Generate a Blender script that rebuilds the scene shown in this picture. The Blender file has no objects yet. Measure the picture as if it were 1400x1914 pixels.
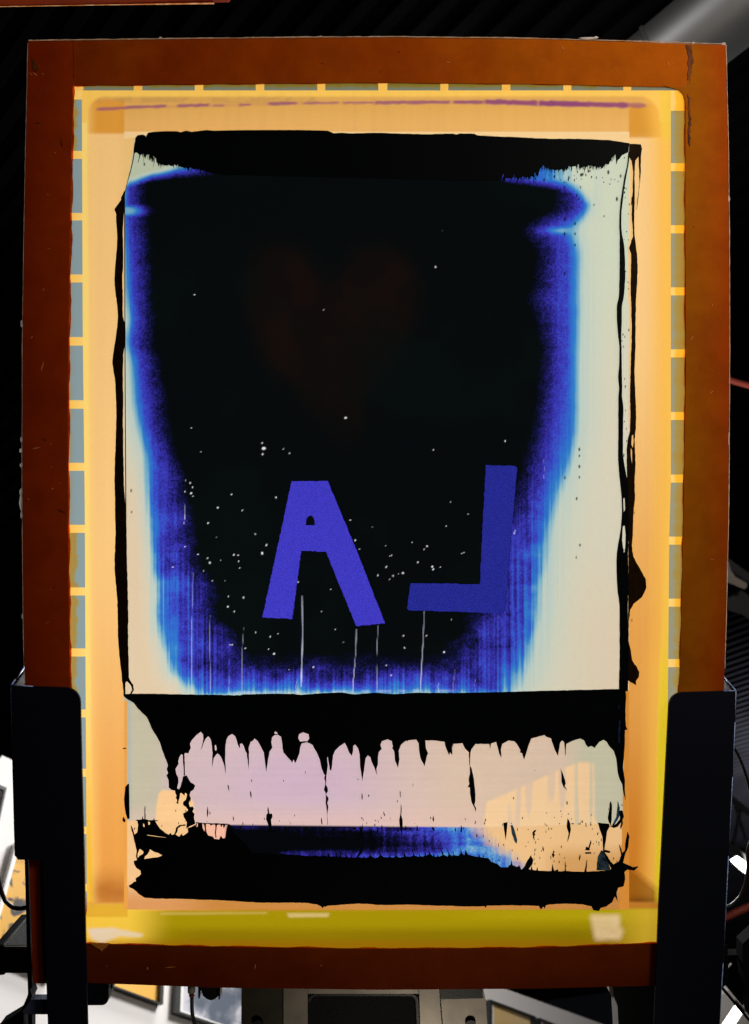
import bpy, bmesh, math, random
import numpy as np
from mathutils import Vector, Matrix
from mathutils.geometry import delaunay_2d_cdt

# ------------------------------------------------------------------ camera, world, lamps
S = 0.0006            # metres per photograph pixel in the plane of the screen
D = 0.95              # camera to screen
TH = math.radians(38) # the camera looks up at the raised screen
CEN = Vector((0, 0, 1.95))
ROT = Matrix.Rotation(math.radians(90) + TH, 4, 'X')
M = Matrix.Translation(CEN) @ ROT
CAM = M @ Vector((0, 0, D))
RNG = random.Random(7)
NR = np.random.default_rng(11)

scn = bpy.context.scene
COL = scn.collection
cam_d = bpy.data.cameras.new('camera')
cam = bpy.data.objects.new('camera', cam_d)
COL.objects.link(cam)
cam.matrix_world = Matrix.Translation(CAM) @ ROT
cam_d.sensor_fit = 'VERTICAL'
cam_d.sensor_height = 24
cam_d.lens = 24 * D / (1914 * S)
cam_d.clip_start = 0.02
cam_d.clip_end = 200
cam_d.dof.use_dof = True
cam_d.dof.focus_distance = D
cam_d.dof.aperture_fstop = cam_d.lens / 4.0
scn.camera = cam

world = bpy.data.worlds.new('World')
scn.world = world
world.use_nodes = True
world.node_tree.nodes['Background'].inputs[0].default_value = (0.5, 0.55, 0.7, 1)
world.node_tree.nodes['Background'].inputs[1].default_value = 0.004

vs = scn.view_settings
vs.view_transform = 'Standard'
vs.look = 'None'
vs.exposure = 0
vs.gamma = 1
vs.use_curve_mapping = False


def area_lamp(name, loc, target, size, watts, color=(1, 1, 1), size_y=None, spread=180):
    l = bpy.data.lights.new(name, 'AREA')
    l.energy = watts
    l.color = color
    l.size = size
    if size_y:
        l.shape = 'RECTANGLE'
        l.size_y = size_y
    l.spread = math.radians(spread)
    o = bpy.data.objects.new(name, l)
    COL.objects.link(o)
    o.location = loc
    o.rotation_euler = (Vector(target) - Vector(loc)).to_track_quat('-Z', 'Y').to_euler()
    return o


# lamp in the hall behind the raised screen: it shines through the fabric
area_lamp('lamp_behind_screen', M @ Vector((0.05, 0.12, -2.1)), M @ Vector((0, 0.02, 0)), 0.9, 53, (1.0, 0.99, 0.97))
# lamp on the camera's side, up to the right: it lights the rails and clamps
area_lamp('lamp_front_right', M @ Vector((1.05, 0.85, 0.62)), M @ Vector((0.35, 0.35, 0)), 0.35, 15, (1.0, 0.9, 0.78))
# added unseen light that brightens the picture wall
area_lamp('fill_picture_wall', (0.9, 1.0, 2.9), (-0.8, 1.95, 2.0), 0.5, 25, (1.0, 0.97, 0.95), spread=130)
# lamp under the right-hand ceiling
area_lamp('lamp_ceiling_right', (3.0, 5.2, 2.4), (3.1, 5.8, 4.0), 0.4, 330, (0.95, 0.93, 1.0), spread=150)
# added unseen light that puts a bright streak on the duct
area_lamp('fill_duct', (-0.7, -0.75, 3.0), (0.80, 0.14, 3.55), 0.3, 0.42, (1.0, 0.95, 0.9), spread=40)
# added low fill light that lifts the steel head under the frame
area_lamp('fill_press_head', M @ Vector((0.12, -1.0, 0.42)), M @ Vector((0.0, -0.575, -0.03)), 0.12, 0.12, (1.0, 0.9, 0.76), spread=70)

# ------------------------------------------------------------------ helpers


def lin(c):
    c = np.asarray(c, dtype=np.float64) / 255.0
    return np.where(c <= 0.04045, c / 12.92, ((c + 0.055) / 1.055) ** 2.4)


def L4(r, g, b):
    v = lin((r, g, b))
    return (float(v[0]), float(v[1]), float(v[2]), 1.0)


def P(px, py, w=0.0):
    """photograph pixel -> screen-local point at height w over the fabric"""
    k = S * (D - w) / D
    return Vector(((px - 700) * k, (957 - py) * k, w))


def ray(px, py):
    return (M.to_3x3() @ Vector(((px - 700) * S, (957 - py) * S, -D)))


def thing(name, label, cat, loc=None, local=None, group=None):
    o = bpy.data.objects.new(name, None)
    o.empty_display_size = 0.05
    COL.objects.link(o)
    if local is not None:
        o.matrix_world = M @ Matrix.Translation(local)
    else:
        o.location = loc
    o['label'] = label
    o['category'] = cat
    if group:
        o['group'] = group
    bpy.context.view_layer.update()
    return o


def link_mesh(name, me, mat, parent=None, smooth=False):
    o = bpy.data.objects.new(name, me)
    COL.objects.link(o)
    if mat is not None:
        me.materials.clear()
        me.materials.append(mat)
    if parent is not None:
        o.parent = parent
    if smooth:
        me.polygons.foreach_set('use_smooth', [True] * len(me.polygons))
    return o


def tag(o, label=None, cat=None, group=None, kind=None):
    if label: o['label'] = label
    if cat: o['category'] = cat
    if group: o['group'] = group
    if kind: o['kind'] = kind
    return o


def origin_of(parent):
    """screen-local position of a root made with thing(local=...)"""
    p = parent
    while p.parent is not None:
        p = p.parent
    return M.inverted() @ p.matrix_world.translation


def bm_mesh(bm, name):
    bmesh.ops.recalc_face_normals(bm, faces=bm.faces[:])
    me = bpy.data.meshes.new(name)
    bm.to_mesh(me)
    bm.free()
    return me


def bevel(bm, width, seg=2, ang=30):
    es = [e for e in bm.edges if len(e.link_faces) == 2 and e.calc_face_angle(0) > math.radians(ang)]
    if es:
        bmesh.ops.bevel(bm, geom=es, offset=width, segments=seg, affect='EDGES', profile=0.6)


def prism_px(name, pts, w0, w1, mat, parent, bev=0.0, seg=2, wref=None, smooth=False):
    """polygon in photograph pixels (traced at depth wref) from w0 (back) to w1 (front)"""
    if wref is None: wref = w1
    o0 = origin_of(parent)
    bm = bmesh.new()
    base = [P(x, y, wref) for x, y in pts]
    f = [bm.verts.new((p.x - o0.x, p.y - o0.y, w1 - o0.z)) for p in base]
    b = [bm.verts.new((p.x - o0.x, p.y - o0.y, w0 - o0.z)) for p in base]
    n = len(pts)
    bm.faces.new(f)
    bm.faces.new(b[::-1])
    for i in range(n):
        bm.faces.new((f[i], b[i], b[(i + 1) % n], f[(i + 1) % n]))
    if bev:
        bevel(bm, bev, seg)
    bmesh.ops.triangulate(bm, faces=[q for q in bm.faces if len(q.verts) > 4])
    return link_mesh(name, bm_mesh(bm, name), mat, parent, smooth)


def tube(name, pts, r, mat, parent=None, origin=Vector((0, 0, 0)), n=12, caps=True):
    """round tube along a list of Vectors; r a number or list"""
    pts = [Vector(p) - origin for p in pts]
    bm = bmesh.new()
    rings = []
    up = None
    for i, p in enumerate(pts):
        a = pts[max(0, i - 1)]
        c = pts[min(len(pts) - 1, i + 1)]
        t = (c - a).normalized()
        if up is None:
            up = t.orthogonal().normalized()
        up = (up - t * up.dot(t)).normalized()
        s = t.cross(up)
        rr = r[i] if isinstance(r, (list, tuple)) else r
        rings.append([bm.verts.new(p + (up * math.cos(2 * math.pi * k / n) + s * math.sin(2 * math.pi * k / n)) * rr) for k in range(n)])
    for i in range(len(rings) - 1):
        for k in range(n):
            bm.faces.new((rings[i][k], rings[i][(k + 1) % n], rings[i + 1][(k + 1) % n], rings[i + 1][k]))
    if caps:
        bm.faces.new(rings[0][::-1])
        bm.faces.new(rings[-1])
    o = link_mesh(name, bm_mesh(bm, name), mat, parent)
    for p in o.data.polygons:
        p.use_smooth = len(p.vertices) == 4
    return o


def spline(pts, sub=4, closed=True):
    """Catmull-Rom through pixel points"""
    out = []
    n = len(pts)
    rng = range(n) if closed else range(n - 1)
    for i in rng:
        if closed:
            p0, p1, p2, p3 = pts[(i - 1) % n], pts[i], pts[(i + 1) % n], pts[(i + 2) % n]
        else:
            p0, p1, p2, p3 = pts[max(0, i - 1)], pts[i], pts[i + 1], pts[min(n - 1, i + 2)]
        for k in range(sub):
            t = k / sub
            q = []
            for a in (0, 1):
                m1 = (p2[a] - p0[a]) * 0.33
                m2 = (p3[a] - p1[a]) * 0.33
                h = t * t * (3 - 2 * t)
                q.append((1 - h) * p1[a] + h * p2[a] + (t ** 3 - 2 * t * t + t) * m1 + (t ** 3 - t * t) * m2)
            out.append(tuple(q))
    if not closed:
        out.append(pts[-1])
    return out


def rough(pts, amp=0.6, step=4.0, closed=True):
    """resample a pixel outline and shake it a little"""
    out = []
    n = len(pts)
    for i in range(n if closed else n - 1):
        a, b = pts[i], pts[(i + 1) % n]
        d = math.hypot(b[0] - a[0], b[1] - a[1])
        k = max(1, int(d / step))
        for j in range(k):
            t = j / k
            s = amp if j else amp * 0.4
            out.append((a[0] + (b[0] - a[0]) * t + RNG.uniform(-s, s), a[1] + (b[1] - a[1]) * t + RNG.uniform(-s, s)))
    if not closed:
        out.append(pts[-1])
    return out


def winding_many(c, poly):
    p = np.asarray(poly)
    q = np.roll(p, -1, 0)
    wn = np.zeros(len(c), int)
    for (x0, y0), (x1, y1) in zip(p, q):
        s = (x1 - x0) * (c[:, 1] - y0) - (c[:, 0] - x0) * (y1 - y0)
        wn += ((y0 <= c[:, 1]) & (c[:, 1] < y1) & (s > 0)).astype(int)
        wn -= ((y1 <= c[:, 1]) & (c[:, 1] < y0) & (s < 0)).astype(int)
    return wn != 0


def film_shape(name, polys, mat, parent, w=0.0004, thick=0.0006, bev=0.0, label=None, flat=False):
    """outline (first outer, others holes) as a raised film of ink, or a single sheet when flat"""
    vs_, es_ = [], []
    for pts in polys:
        n0, n = len(vs_), len(pts)
        vs_ += [Vector(p) for p in pts]
        es_ += [(n0 + i, n0 + (i + 1) % n) for i in range(n)]
    v2, _, tri, _, _, _ = delaunay_2d_cdt(vs_, es_, [], 0, 1e-4)
    v2 = np.array([(v.x, v.y) for v in v2])
    tri = np.array([t for t in tri])
    cen = v2[tri].mean(1)
    keep = winding_many(cen, polys[0])
    for h in polys[1:]:
        keep &= ~winding_many(cen, h)
    tri = tri[keep]
    a_, b_, c_ = v2[tri[:, 0]], v2[tri[:, 1]], v2[tri[:, 2]]
    ar = (b_[:, 0] - a_[:, 0]) * (c_[:, 1] - a_[:, 1]) - (c_[:, 0] - a_[:, 0]) * (b_[:, 1] - a_[:, 1])
    tri[ar > 0] = tri[ar > 0][:, ::-1]          # pixel y runs down: face the camera
    used = np.unique(tri)
    remap = -np.ones(len(v2), int)
    remap[used] = np.arange(len(used))
    tri = remap[tri]
    v2 = v2[used]
    n = len(v2)
    top = [tuple(P(x, y, w + thick)) for x, y in v2]
    faces = [tuple(int(i) for i in t) for t in tri]
    verts = top
    if not flat:
        verts = top + [(p[0], p[1], w) for p in top]
        cnt = {}
        for t in faces:
            for i in range(3):
                e = (t[i], t[(i + 1) % 3])
                cnt[e] = cnt.get(e, 0) + 1
        side = [(e[1], e[0], e[0] + n, e[1] + n) for e in cnt if (e[1], e[0]) not in cnt]
        faces = faces + [(t[2] + n, t[1] + n, t[0] + n) for t in faces] + side
    me = bpy.data.meshes.new(name)
    me.from_pydata(verts, [], faces)
    o = link_mesh(name, me, mat, parent)
    if label: o['label'] = label
    return o


# ------------------------------------------------------------------ materials


def new_mat(name):
    m = bpy.data.materials.new(name)
    m.use_nodes = True
    nt = m.node_tree
    nt.nodes.clear()
    out = nt.nodes.new('ShaderNodeOutputMaterial')
    return m, nt, out


def N(nt, typ, **kw):
    n = nt.nodes.new('ShaderNode' + typ)
    for k, v in kw.items():
        setattr(n, k, v)
    return n


def principled(name, col, rough_=0.5, metal=0.0, spec=0.5, noise=None, noise_scale=60, bump=0.0, bump_scale=400, coat=0.0):
    m, nt, out = new_mat(name)
    b = N(nt, 'BsdfPrincipled')
    b.inputs['Base Color'].default_value = col
    b.inputs['Roughness'].default_value = rough_
    b.inputs['Metallic'].default_value = metal
    b.inputs['Specular IOR Level'].default_value = spec
    b.inputs['Coat Weight'].default_value = coat
    tc = N(nt, 'TexCoord')
    if noise is not None:
        t = N(nt, 'TexNoise')
        t.inputs['Scale'].default_value = noise_scale
        t.inputs['Detail'].default_value = 6
        nt.links.new(tc.outputs['Object'], t.inputs['Vector'])
        r = N(nt, 'ValToRGB')
        r.color_ramp.elements[0].position = 0.35
        r.color_ramp.elements[1].position = 0.68
        r.color_ramp.elements[0].color = col
        r.color_ramp.elements[1].color = noise
        nt.links.new(t.outputs['Fac'], r.inputs['Fac'])
        nt.links.new(r.outputs['Color'], b.inputs['Base Color'])
    if bump:
        t2 = N(nt, 'TexNoise')
        t2.inputs['Scale'].default_value = bump_scale
        t2.inputs['Detail'].default_value = 3
        nt.links.new(tc.outputs['Object'], t2.inputs['Vector'])
        bp = N(nt, 'Bump')
        bp.inputs['Strength'].default_value = bump
        bp.inputs['Distance'].default_value = 0.001
        nt.links.new(t2.outputs['Fac'], bp.inputs['Height'])
        nt.links.new(bp.outputs['Normal'], b.inputs['Normal'])
    nt.links.new(b.outputs['BSDF'], out.inputs['Surface'])
    return m


def film_material(name, col=None, col2=None, scale=40, attr=False, trans=0.8, stretch=(1, 1, 1)):
    """thin sheet: most light passes through scattered, some is reflected"""
    m, nt, out = new_mat(name)
    tr = N(nt, 'BsdfTranslucent')
    df = N(nt, 'BsdfDiffuse')
    mx = N(nt, 'MixShader')
    mx.inputs[0].default_value = 1 - trans
    if attr:
        a = N(nt, 'Attribute')
        a.attribute_name = 'tint'
        src = a.outputs['Color']
    elif col2 is not None:
        tc = N(nt, 'TexCoord')
        mp = N(nt, 'Mapping')
        mp.inputs['Scale'].default_value = stretch
        t = N(nt, 'TexNoise')
        t.inputs['Scale'].default_value = scale
        t.inputs['Detail'].default_value = 5
        nt.links.new(tc.outputs['Object'], mp.inputs['Vector'])
        nt.links.new(mp.outputs['Vector'], t.inputs['Vector'])
        r = N(nt, 'ValToRGB')
        r.color_ramp.elements[0].position = 0.38
        r.color_ramp.elements[1].position = 0.64
        r.color_ramp.elements[0].color = col
        r.color_ramp.elements[1].color = col2
        nt.links.new(t.outputs['Fac'], r.inputs['Fac'])
        src = r.outputs['Color']
    else:
        rgb = N(nt, 'RGB')
        rgb.outputs[0].default_value = col
        src = rgb.outputs[0]
    nt.links.new(src, tr.inputs['Color'])
    nt.links.new(src, df.inputs['Color'])
    nt.links.new(tr.outputs[0], mx.inputs[1])
    nt.links.new(df.outputs[0], mx.inputs[2])
    nt.links.new(mx.outputs[0], out.inputs['Surface'])
    return m


def split_material(name, stops, axis, lo, hi, wob, scale=60):
    """thin sheet tinted in bands along one axis of the screen (where coats overlap), edges wandering"""
    m = film_material(name, stops[0][1], stops[-1][1], scale)
    nt = m.node_tree
    r = [n for n in nt.nodes if n.bl_idname == 'ShaderNodeValToRGB'][0]
    t = [n for n in nt.nodes if n.bl_idname == 'ShaderNodeTexNoise'][0]
    mp = [n for n in nt.nodes if n.bl_idname == 'ShaderNodeMapping'][0]
    mp.inputs['Scale'].default_value = (.15, 1, 1) if axis == 0 else (1, .15, 1)
    tc = [n for n in nt.nodes if n.bl_idname == 'ShaderNodeTexCoord'][0]
    sx = N(nt, 'SeparateXYZ')
    nt.links.new(tc.outputs['Object'], sx.inputs[0])
    mr = N(nt, 'MapRange')
    mr.inputs['From Min'].default_value = lo
    mr.inputs['From Max'].default_value = hi
    nt.links.new(sx.outputs[axis], mr.inputs['Value'])
    w_ = N(nt, 'MapRange')
    w_.inputs['From Min'].default_value = 0.3
    w_.inputs['From Max'].default_value = 0.7
    w_.inputs['To Min'].default_value = -wob
    w_.inputs['To Max'].default_value = wob
    nt.links.new(t.outputs['Fac'], w_.inputs['Value'])
    ad = N(nt, 'Math', operation='ADD', use_clamp=True)
    nt.links.new(mr.outputs[0], ad.inputs[0])
    nt.links.new(w_.outputs[0], ad.inputs[1])
    nt.links.new(ad.outputs[0], r.inputs['Fac'])
    cr = r.color_ramp
    cr.elements[0].position, cr.elements[0].color = stops[0]
    cr.elements[1].position, cr.elements[1].color = stops[-1]
    for p, c in stops[1:-1]:
        cr.elements.new(p).color = c
    return m


def rail_material(name, inner, outer, axis, v_in, v_out, seed):
    """resin over milled aluminium: tint drifts from the inner to the outer edge, arcs of tool marks, dull blotches"""
    m, nt, out = new_mat(name)
    b = N(nt, 'BsdfPrincipled')
    b.inputs['Roughness'].default_value = 0.7
    b.inputs['Specular IOR Level'].default_value = 0.02
    tc = N(nt, 'TexCoord')
    mp = N(nt, 'Mapping')
    mp.inputs['Location'].default_value = (seed * 1.7, seed * 0.9, 0)
    nt.links.new(tc.outputs['Object'], mp.inputs['Vector'])
    # slow noise that bends the tint boundary
    n0 = N(nt, 'TexNoise')
    n0.inputs['Scale'].default_value = 5
    n0.inputs['Detail'].default_value = 6
    n0.inputs['Roughness'].default_value = 0.6
    nt.links.new(mp.outputs['Vector'], n0.inputs['Vector'])
    sx = N(nt, 'SeparateXYZ')
    nt.links.new(tc.outputs['Object'], sx.inputs[0])
    mr = N(nt, 'MapRange')
    mr.inputs['From Min'].default_value = v_in
    mr.inputs['From Max'].default_value = v_out
    nt.links.new(sx.outputs[axis], mr.inputs['Value'])
    ad = N(nt, 'MapRange')
    ad.inputs['From Min'].default_value = 0.25
    ad.inputs['From Max'].default_value = 0.75
    ad.inputs['To Min'].default_value = -0.4
    ad.inputs['To Max'].default_value = 0.4
    nt.links.new(n0.outputs['Fac'], ad.inputs['Value'])
    sm = N(nt, 'Math', operation='ADD', use_clamp=True)
    nt.links.new(mr.outputs[0], sm.inputs[0])
    nt.links.new(ad.outputs[0], sm.inputs[1])
    mx0 = N(nt, 'Mix', data_type='RGBA')
    mx0.inputs[6].default_value = inner
    mx0.inputs[7].default_value = outer
    nt.links.new(sm.outputs[0], mx0.inputs[0])
    # cloudy dull patches of dried resin
    n1 = N(nt, 'TexNoise')
    n1.inputs['Scale'].default_value = 22
    n1.inputs['Detail'].default_value = 8
    n1.inputs['Roughness'].default_value = 0.65
    nt.links.new(mp.outputs['Vector'], n1.inputs['Vector'])
    r1 = N(nt, 'ValToRGB')
    r1.color_ramp.elements[0].position = 0.28
    r1.color_ramp.elements[1].position = 0.62
    r1.color_ramp.elements[0].color = (0.74, 0.68, 0.7, 1)
    r1.color_ramp.elements[1].color = (1, 1, 1, 1)
    nt.links.new(n1.outputs['Fac'], r1.inputs['Fac'])
    mx1 = N(nt, 'Mix', data_type='RGBA', blend_type='MULTIPLY')
    mx1.inputs[0].default_value = 1
    nt.links.new(mx0.outputs[2], mx1.inputs[6])
    nt.links.new(r1.outputs['Color'], mx1.inputs[7])
    # tool marks: short curved hatching
    wv = N(nt, 'TexWave')
    wv.wave_type = 'RINGS'
    wv.rings_direction = 'Z'
    wv.inputs['Scale'].default_value = 120
    wv.inputs['Distortion'].default_value = 5
    wv.inputs['Detail'].default_value = 4
    wv.inputs['Detail Scale'].default_value = 0.6
    nt.links.new(mp.outputs['Vector'], wv.inputs['Vector'])
    n3 = N(nt, 'TexNoise')
    n3.inputs['Scale'].default_value = 14
    n3.inputs['Detail'].default_value = 3
    nt.links.new(mp.outputs['Vector'], n3.inputs['Vector'])
    mw = N(nt, 'MapRange')
    mw.inputs['To Min'].default_value = 0.86
    mw.inputs['To Max'].default_value = 1.05
    nt.links.new(wv.outputs['Fac'], mw.inputs['Value'])
    cmb = N(nt, 'CombineColor')
    for k in range(3): nt.links.new(mw.outputs[0], cmb.inputs[k])
    ms = N(nt, 'MapRange')
    ms.inputs['From Min'].default_value = 0.42
    ms.inputs['From Max'].default_value = 0.62
    nt.links.new(n3.outputs['Fac'], ms.inputs['Value'])
    mx2 = N(nt, 'Mix', data_type='RGBA', blend_type='MULTIPLY')
    nt.links.new(ms.outputs[0], mx2.inputs[0])
    nt.links.new(mx1.outputs[2], mx2.inputs[6])
    nt.links.new(cmb.outputs[0], mx2.inputs[7])
    nt.links.new(mx2.outputs[2], b.inputs['Base Color'])
    bp = N(nt, 'Bump')
    bp.inputs['Strength'].default_value = 0.15
    bp.inputs['Distance'].default_value = 0.0005
    nt.links.new(n1.outputs['Fac'], bp.inputs['Height'])
    nt.links.new(bp.outputs['Normal'], b.inputs['Normal'])
    nt.links.new(b.outputs['BSDF'], out.inputs['Surface'])
    return m


MT = {}
MT['fleck'] = principled('pale_amber_fleck', (0.62, 0.2, 0.05, 1), .6, spec=.1)
MT['resin_dark'] = principled('dark_resin', (0.06, 0.016, 0.002, 1), .6, spec=.1, noise=(0.2, 0.045, 0.004, 1), noise_scale=70)
MT['film'] = film_material('stretched_fabric', attr=True)
MT['bar'] = film_material('yellow_emulsion', L4(246, 196, 92), L4(240, 184, 76), 30)
MT['bar_right'] = split_material('orange_emulsion', [(0, L4(255, 212, 126)), (.3, L4(254, 206, 104)), (.36, L4(250, 190, 58)), (.8, L4(250, 180, 44)), (1, L4(244, 120, 20))], 0, (1252 - 700) * S, (1282 - 700) * S, .05)
MT['bar_left'] = split_material('pale_emulsion', [(0, L4(244, 150, 40)), (.2, L4(248, 196, 92)), (1, L4(252, 212, 118))], 0, (126 - 700) * S, (158 - 700) * S, .06)
MT['cell_left'] = split_material('bare_fabric_blue_grey', [(0, L4(176, 140, 78)), (.16, L4(140, 148, 140)), (.4, L4(134, 156, 162)), (1, L4(140, 158, 160))], 0, (128 - 700) * S, (158 - 700) * S, .08)
MT['cell_left_stain'] = split_material('bare_fabric_stained', [(0, L4(176, 134, 52)), (.4, L4(158, 140, 78)), (.5, L4(150, 152, 120)), (.58, L4(134, 156, 160)), (1, L4(138, 156, 158))], 0, (128 - 700) * S, (160 - 700) * S, .2)
MT['cell_top'] = split_material('bare_fabric_olive_grey', [(0, L4(118, 128, 116)), (.42, L4(120, 124, 100)), (.52, L4(132, 118, 52)), (1, L4(124, 104, 36))], 1, (957 - 170) * S + .53, (957 - 155) * S + .53, .2)
MT['cell_right'] = split_material('bare_fabric_olive', [(0, L4(152, 152, 132)), (.24, L4(156, 152, 124)), (.34, L4(166, 146, 84)), (.8, L4(170, 134, 54)), (1, L4(170, 110, 40))], 0, (1252 - 700) * S, (1282 - 700) * S, .16)
MT['letter'] = film_material('blue_stencil', L4(74, 68, 216), L4(46, 42, 160), 1300)
MT['letter2'] = film_material('dark_blue_stencil', L4(46, 50, 166), L4(22, 30, 112), 1100)
MT['ink'] = principled('wet_black_ink', (0.0018, 0.0026, 0.003, 1), 0.5, spec=0.04)
MT['ink_brown'] = principled('black_ink_over_emulsion', (0.009, 0.0042, 0.001, 1), 0.6, spec=0.03, noise=(0.02, 0.0085, 0.0015, 1), noise_scale=90)
MT['rail_left'] = rail_material('amber_rail_left', (0.42, 0.044, 0.0015, 1), (0.30, 0.028, 0.001, 1), 0, (128 - 700) * S, (44 - 700) * S, 1.0)
MT['rail_top'] = rail_material('amber_rail_top', (0.46, 0.100, 0.002, 1), (0.36, 0.040, 0.001, 1), 0, (1150 - 700) * S, (180 - 700) * S, 2.0)
MT['rail_right'] = rail_material('amber_rail_right', (0.36, 0.102, 0.0015, 1), (0.36, 0.046, 0.001, 1), 0, (1286 - 700) * S, (1358 - 700) * S, 3.0)
MT['rail_bottom'] = rail_material('amber_rail_bottom', (0.17, 0.026, 0.002, 1), (0.12, 0.015, 0.001, 1), 1, (957 - 1766) * S + 0.53, (957 - 1846) * S + 0.53, 4.0)
MT['fringe'] = film_material('trimmed_fabric_edge', L4(252, 226, 190), L4(230, 180, 130), 120, trans=0.85)
MT['chip'] = film_material('white_threads', L4(240, 232, 222), trans=0.7)
MT['navy'] = principled('navy_powder_coat', (0.003, 0.0042, 0.010, 1), 0.5, spec=0.25, bump=0.3, bump_scale=900)
MT['edge_highlight'] = principled('blue_edge_highlight', (0.06, 0.14, 0.5, 1), 0.4, spec=0.6, noise=(0.45, 0.55, 0.8, 1), noise_scale=450)  # bright blue stands in for the highlight along the clamp edges
MT['black_plastic'] = principled('black_plastic', (0.006, 0.006, 0.0065, 1), 0.4, bump=0.15, bump_scale=700)
MT['black_rough'] = principled('black_crackle', (0.02, 0.02, 0.021, 1), 0.6, bump=0.9, bump_scale=800)
MT['steel'] = principled('brushed_steel', (0.26, 0.23, 0.19, 1), 0.42, metal=0.55, noise=(0.4, 0.35, 0.28, 1), noise_scale=22)
MT['dark_steel'] = principled('dark_steel', (0.10, 0.09, 0.075, 1), 0.45, metal=0.8)
MT['duct'] = principled('galvanised_duct', (0.30, 0.31, 0.32, 1), 0.5, metal=0.85, noise=(0.28, 0.29, 0.3, 1), noise_scale=14)
MT['ceiling'] = principled('dark_painted_deck', (0.003, 0.0031, 0.0036, 1), 0.7, spec=0.0, noise=(0.005, 0.005, 0.006, 1), noise_scale=3)
MT['wall'] = principled('white_wall_paint', (0.78, 0.76, 0.75, 1), 0.7, noise=(0.74, 0.72, 0.71, 1), noise_scale=4, bump=0.05, bump_scale=120)
MT['frame_black'] = principled('black_picture_frame', (0.02, 0.024, 0.024, 1), 0.45)
MT['frame_white'] = principled('white_picture_frame', (0.72, 0.70, 0.69, 1), 0.5)
MT['mat_white'] = principled('white_picture_mount', (0.8, 0.79, 0.77, 1), 0.7)
MT['red'] = principled('red_pipe_paint', (0.55, 0.09, 0.06, 1), 0.5)
MT['white_paint'] = principled('off_white_paint', (0.62, 0.55, 0.48, 1), 0.5)
MT['matte_black'] = principled('matte_black', (0.004, 0.004, 0.0045, 1), .8, spec=.04)
MT['cable'] = principled('black_cable', (0.008, 0.008, 0.008, 1), 0.35)
MT['tan'] = principled('tan_reflector', (0.10, 0.085, 0.06, 1), 0.5, metal=0.2)


def emission(name, col, strength):
    m, nt, out = new_mat(name)
    e = N(nt, 'Emission')
    e.inputs[0].default_value = col
    e.inputs[1].default_value = strength
    nt.links.new(e.outputs[0], out.inputs['Surface'])
    return m


MT['lamp_glow'] = emission('lamp_glow', (1, 0.96, 0.88, 1), 6)

# ------------------------------------------------------------------ numpy fields


def sstep(a, b, x):
    t = np.clip((x - a) / (b - a), 0, 1)
    return t * t * (3 - 2 * t)


def vnoise(x, y, sx, sy, seed):
    """smooth value noise, cells sx by sy pixels"""
    g = np.random.default_rng(seed).random((512, 512))
    fx, fy = x / sx + 40.3, y / sy + 17.7
    ix, iy = np.floor(fx).astype(int), np.floor(fy).astype(int)
    tx, ty = fx - ix, fy - iy
    tx = tx * tx * (3 - 2 * tx)
    ty = ty * ty * (3 - 2 * ty)
    a, b, c, d = g[iy % 512, ix % 512], g[iy % 512, (ix + 1) % 512], g[(iy + 1) % 512, ix % 512], g[(iy + 1) % 512, (ix + 1) % 512]
    return (a * (1 - tx) + b * tx) * (1 - ty) + (c * (1 - tx) + d * tx) * ty


def fbm(x, y, sx, sy, seed, oct_=4):
    s = 0; a = 1; t = 0
    for k in range(oct_):
        s = s + a * vnoise(x, y, sx / 2 ** k, sy / 2 ** k, seed + k)
        t += a
        a *= 0.55
    return s / t


def mixc(c, col, f):
    f = np.clip(f, 0, 1)[..., None]
    return c * (1 - f) + lin(col) * f


def ramp(d, stops):
    xs = [s[0] for s in stops]
    cs = np.array([lin(s[1]) for s in stops])
    return np.stack([np.interp(d, xs, cs[:, k]) for k in range(3)], -1)


def softinterp(y, ys, xs, r=8):
    s = 0
    for o in (-1.5, -1, -0.5, 0, 0.5, 1, 1.5):
        s = s + np.interp(y + o * r, ys, xs)
    return s / 7


def box(x, y, x0, x1, y0, y1, sx=3, sy=3):
    return sstep(x0 - sx, x0 + sx, x) * (1 - sstep(x1 - sx, x1 + sx, x)) * sstep(y0 - sy, y0 + sy, y) * (1 - sstep(y1 - sy, y1 + sy, y))


def in_poly(x, y, poly):
    c = np.zeros(x.shape, bool)
    n = len(poly)
    for i in range(n):
        x0, y0 = poly[i]
        x1, y1 = poly[(i + 1) % n]
        if y0 == y1: continue
        k = ((y0 > y) != (y1 > y)) & (x < (x1 - x0) * (y - y0) / (y1 - y0) + x0)
        c ^= k
    return c


def soft_poly(x, y, poly, blur=3):
    s = 0
    for dx, dy in ((0, 0), (blur, 0), (-blur, 0), (0, blur), (0, -blur), (blur * .6, blur * .6), (-blur * .6, blur * .6), (blur * .6, -blur * .6), (-blur * .6, -blur * .6)):
        s = s + in_poly(x + dx, y + dy, poly)
    return s / 9.0


INK = (232.0, 1176.0, 246.0, 1700.0)   # stencil opening, photograph pixels


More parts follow.
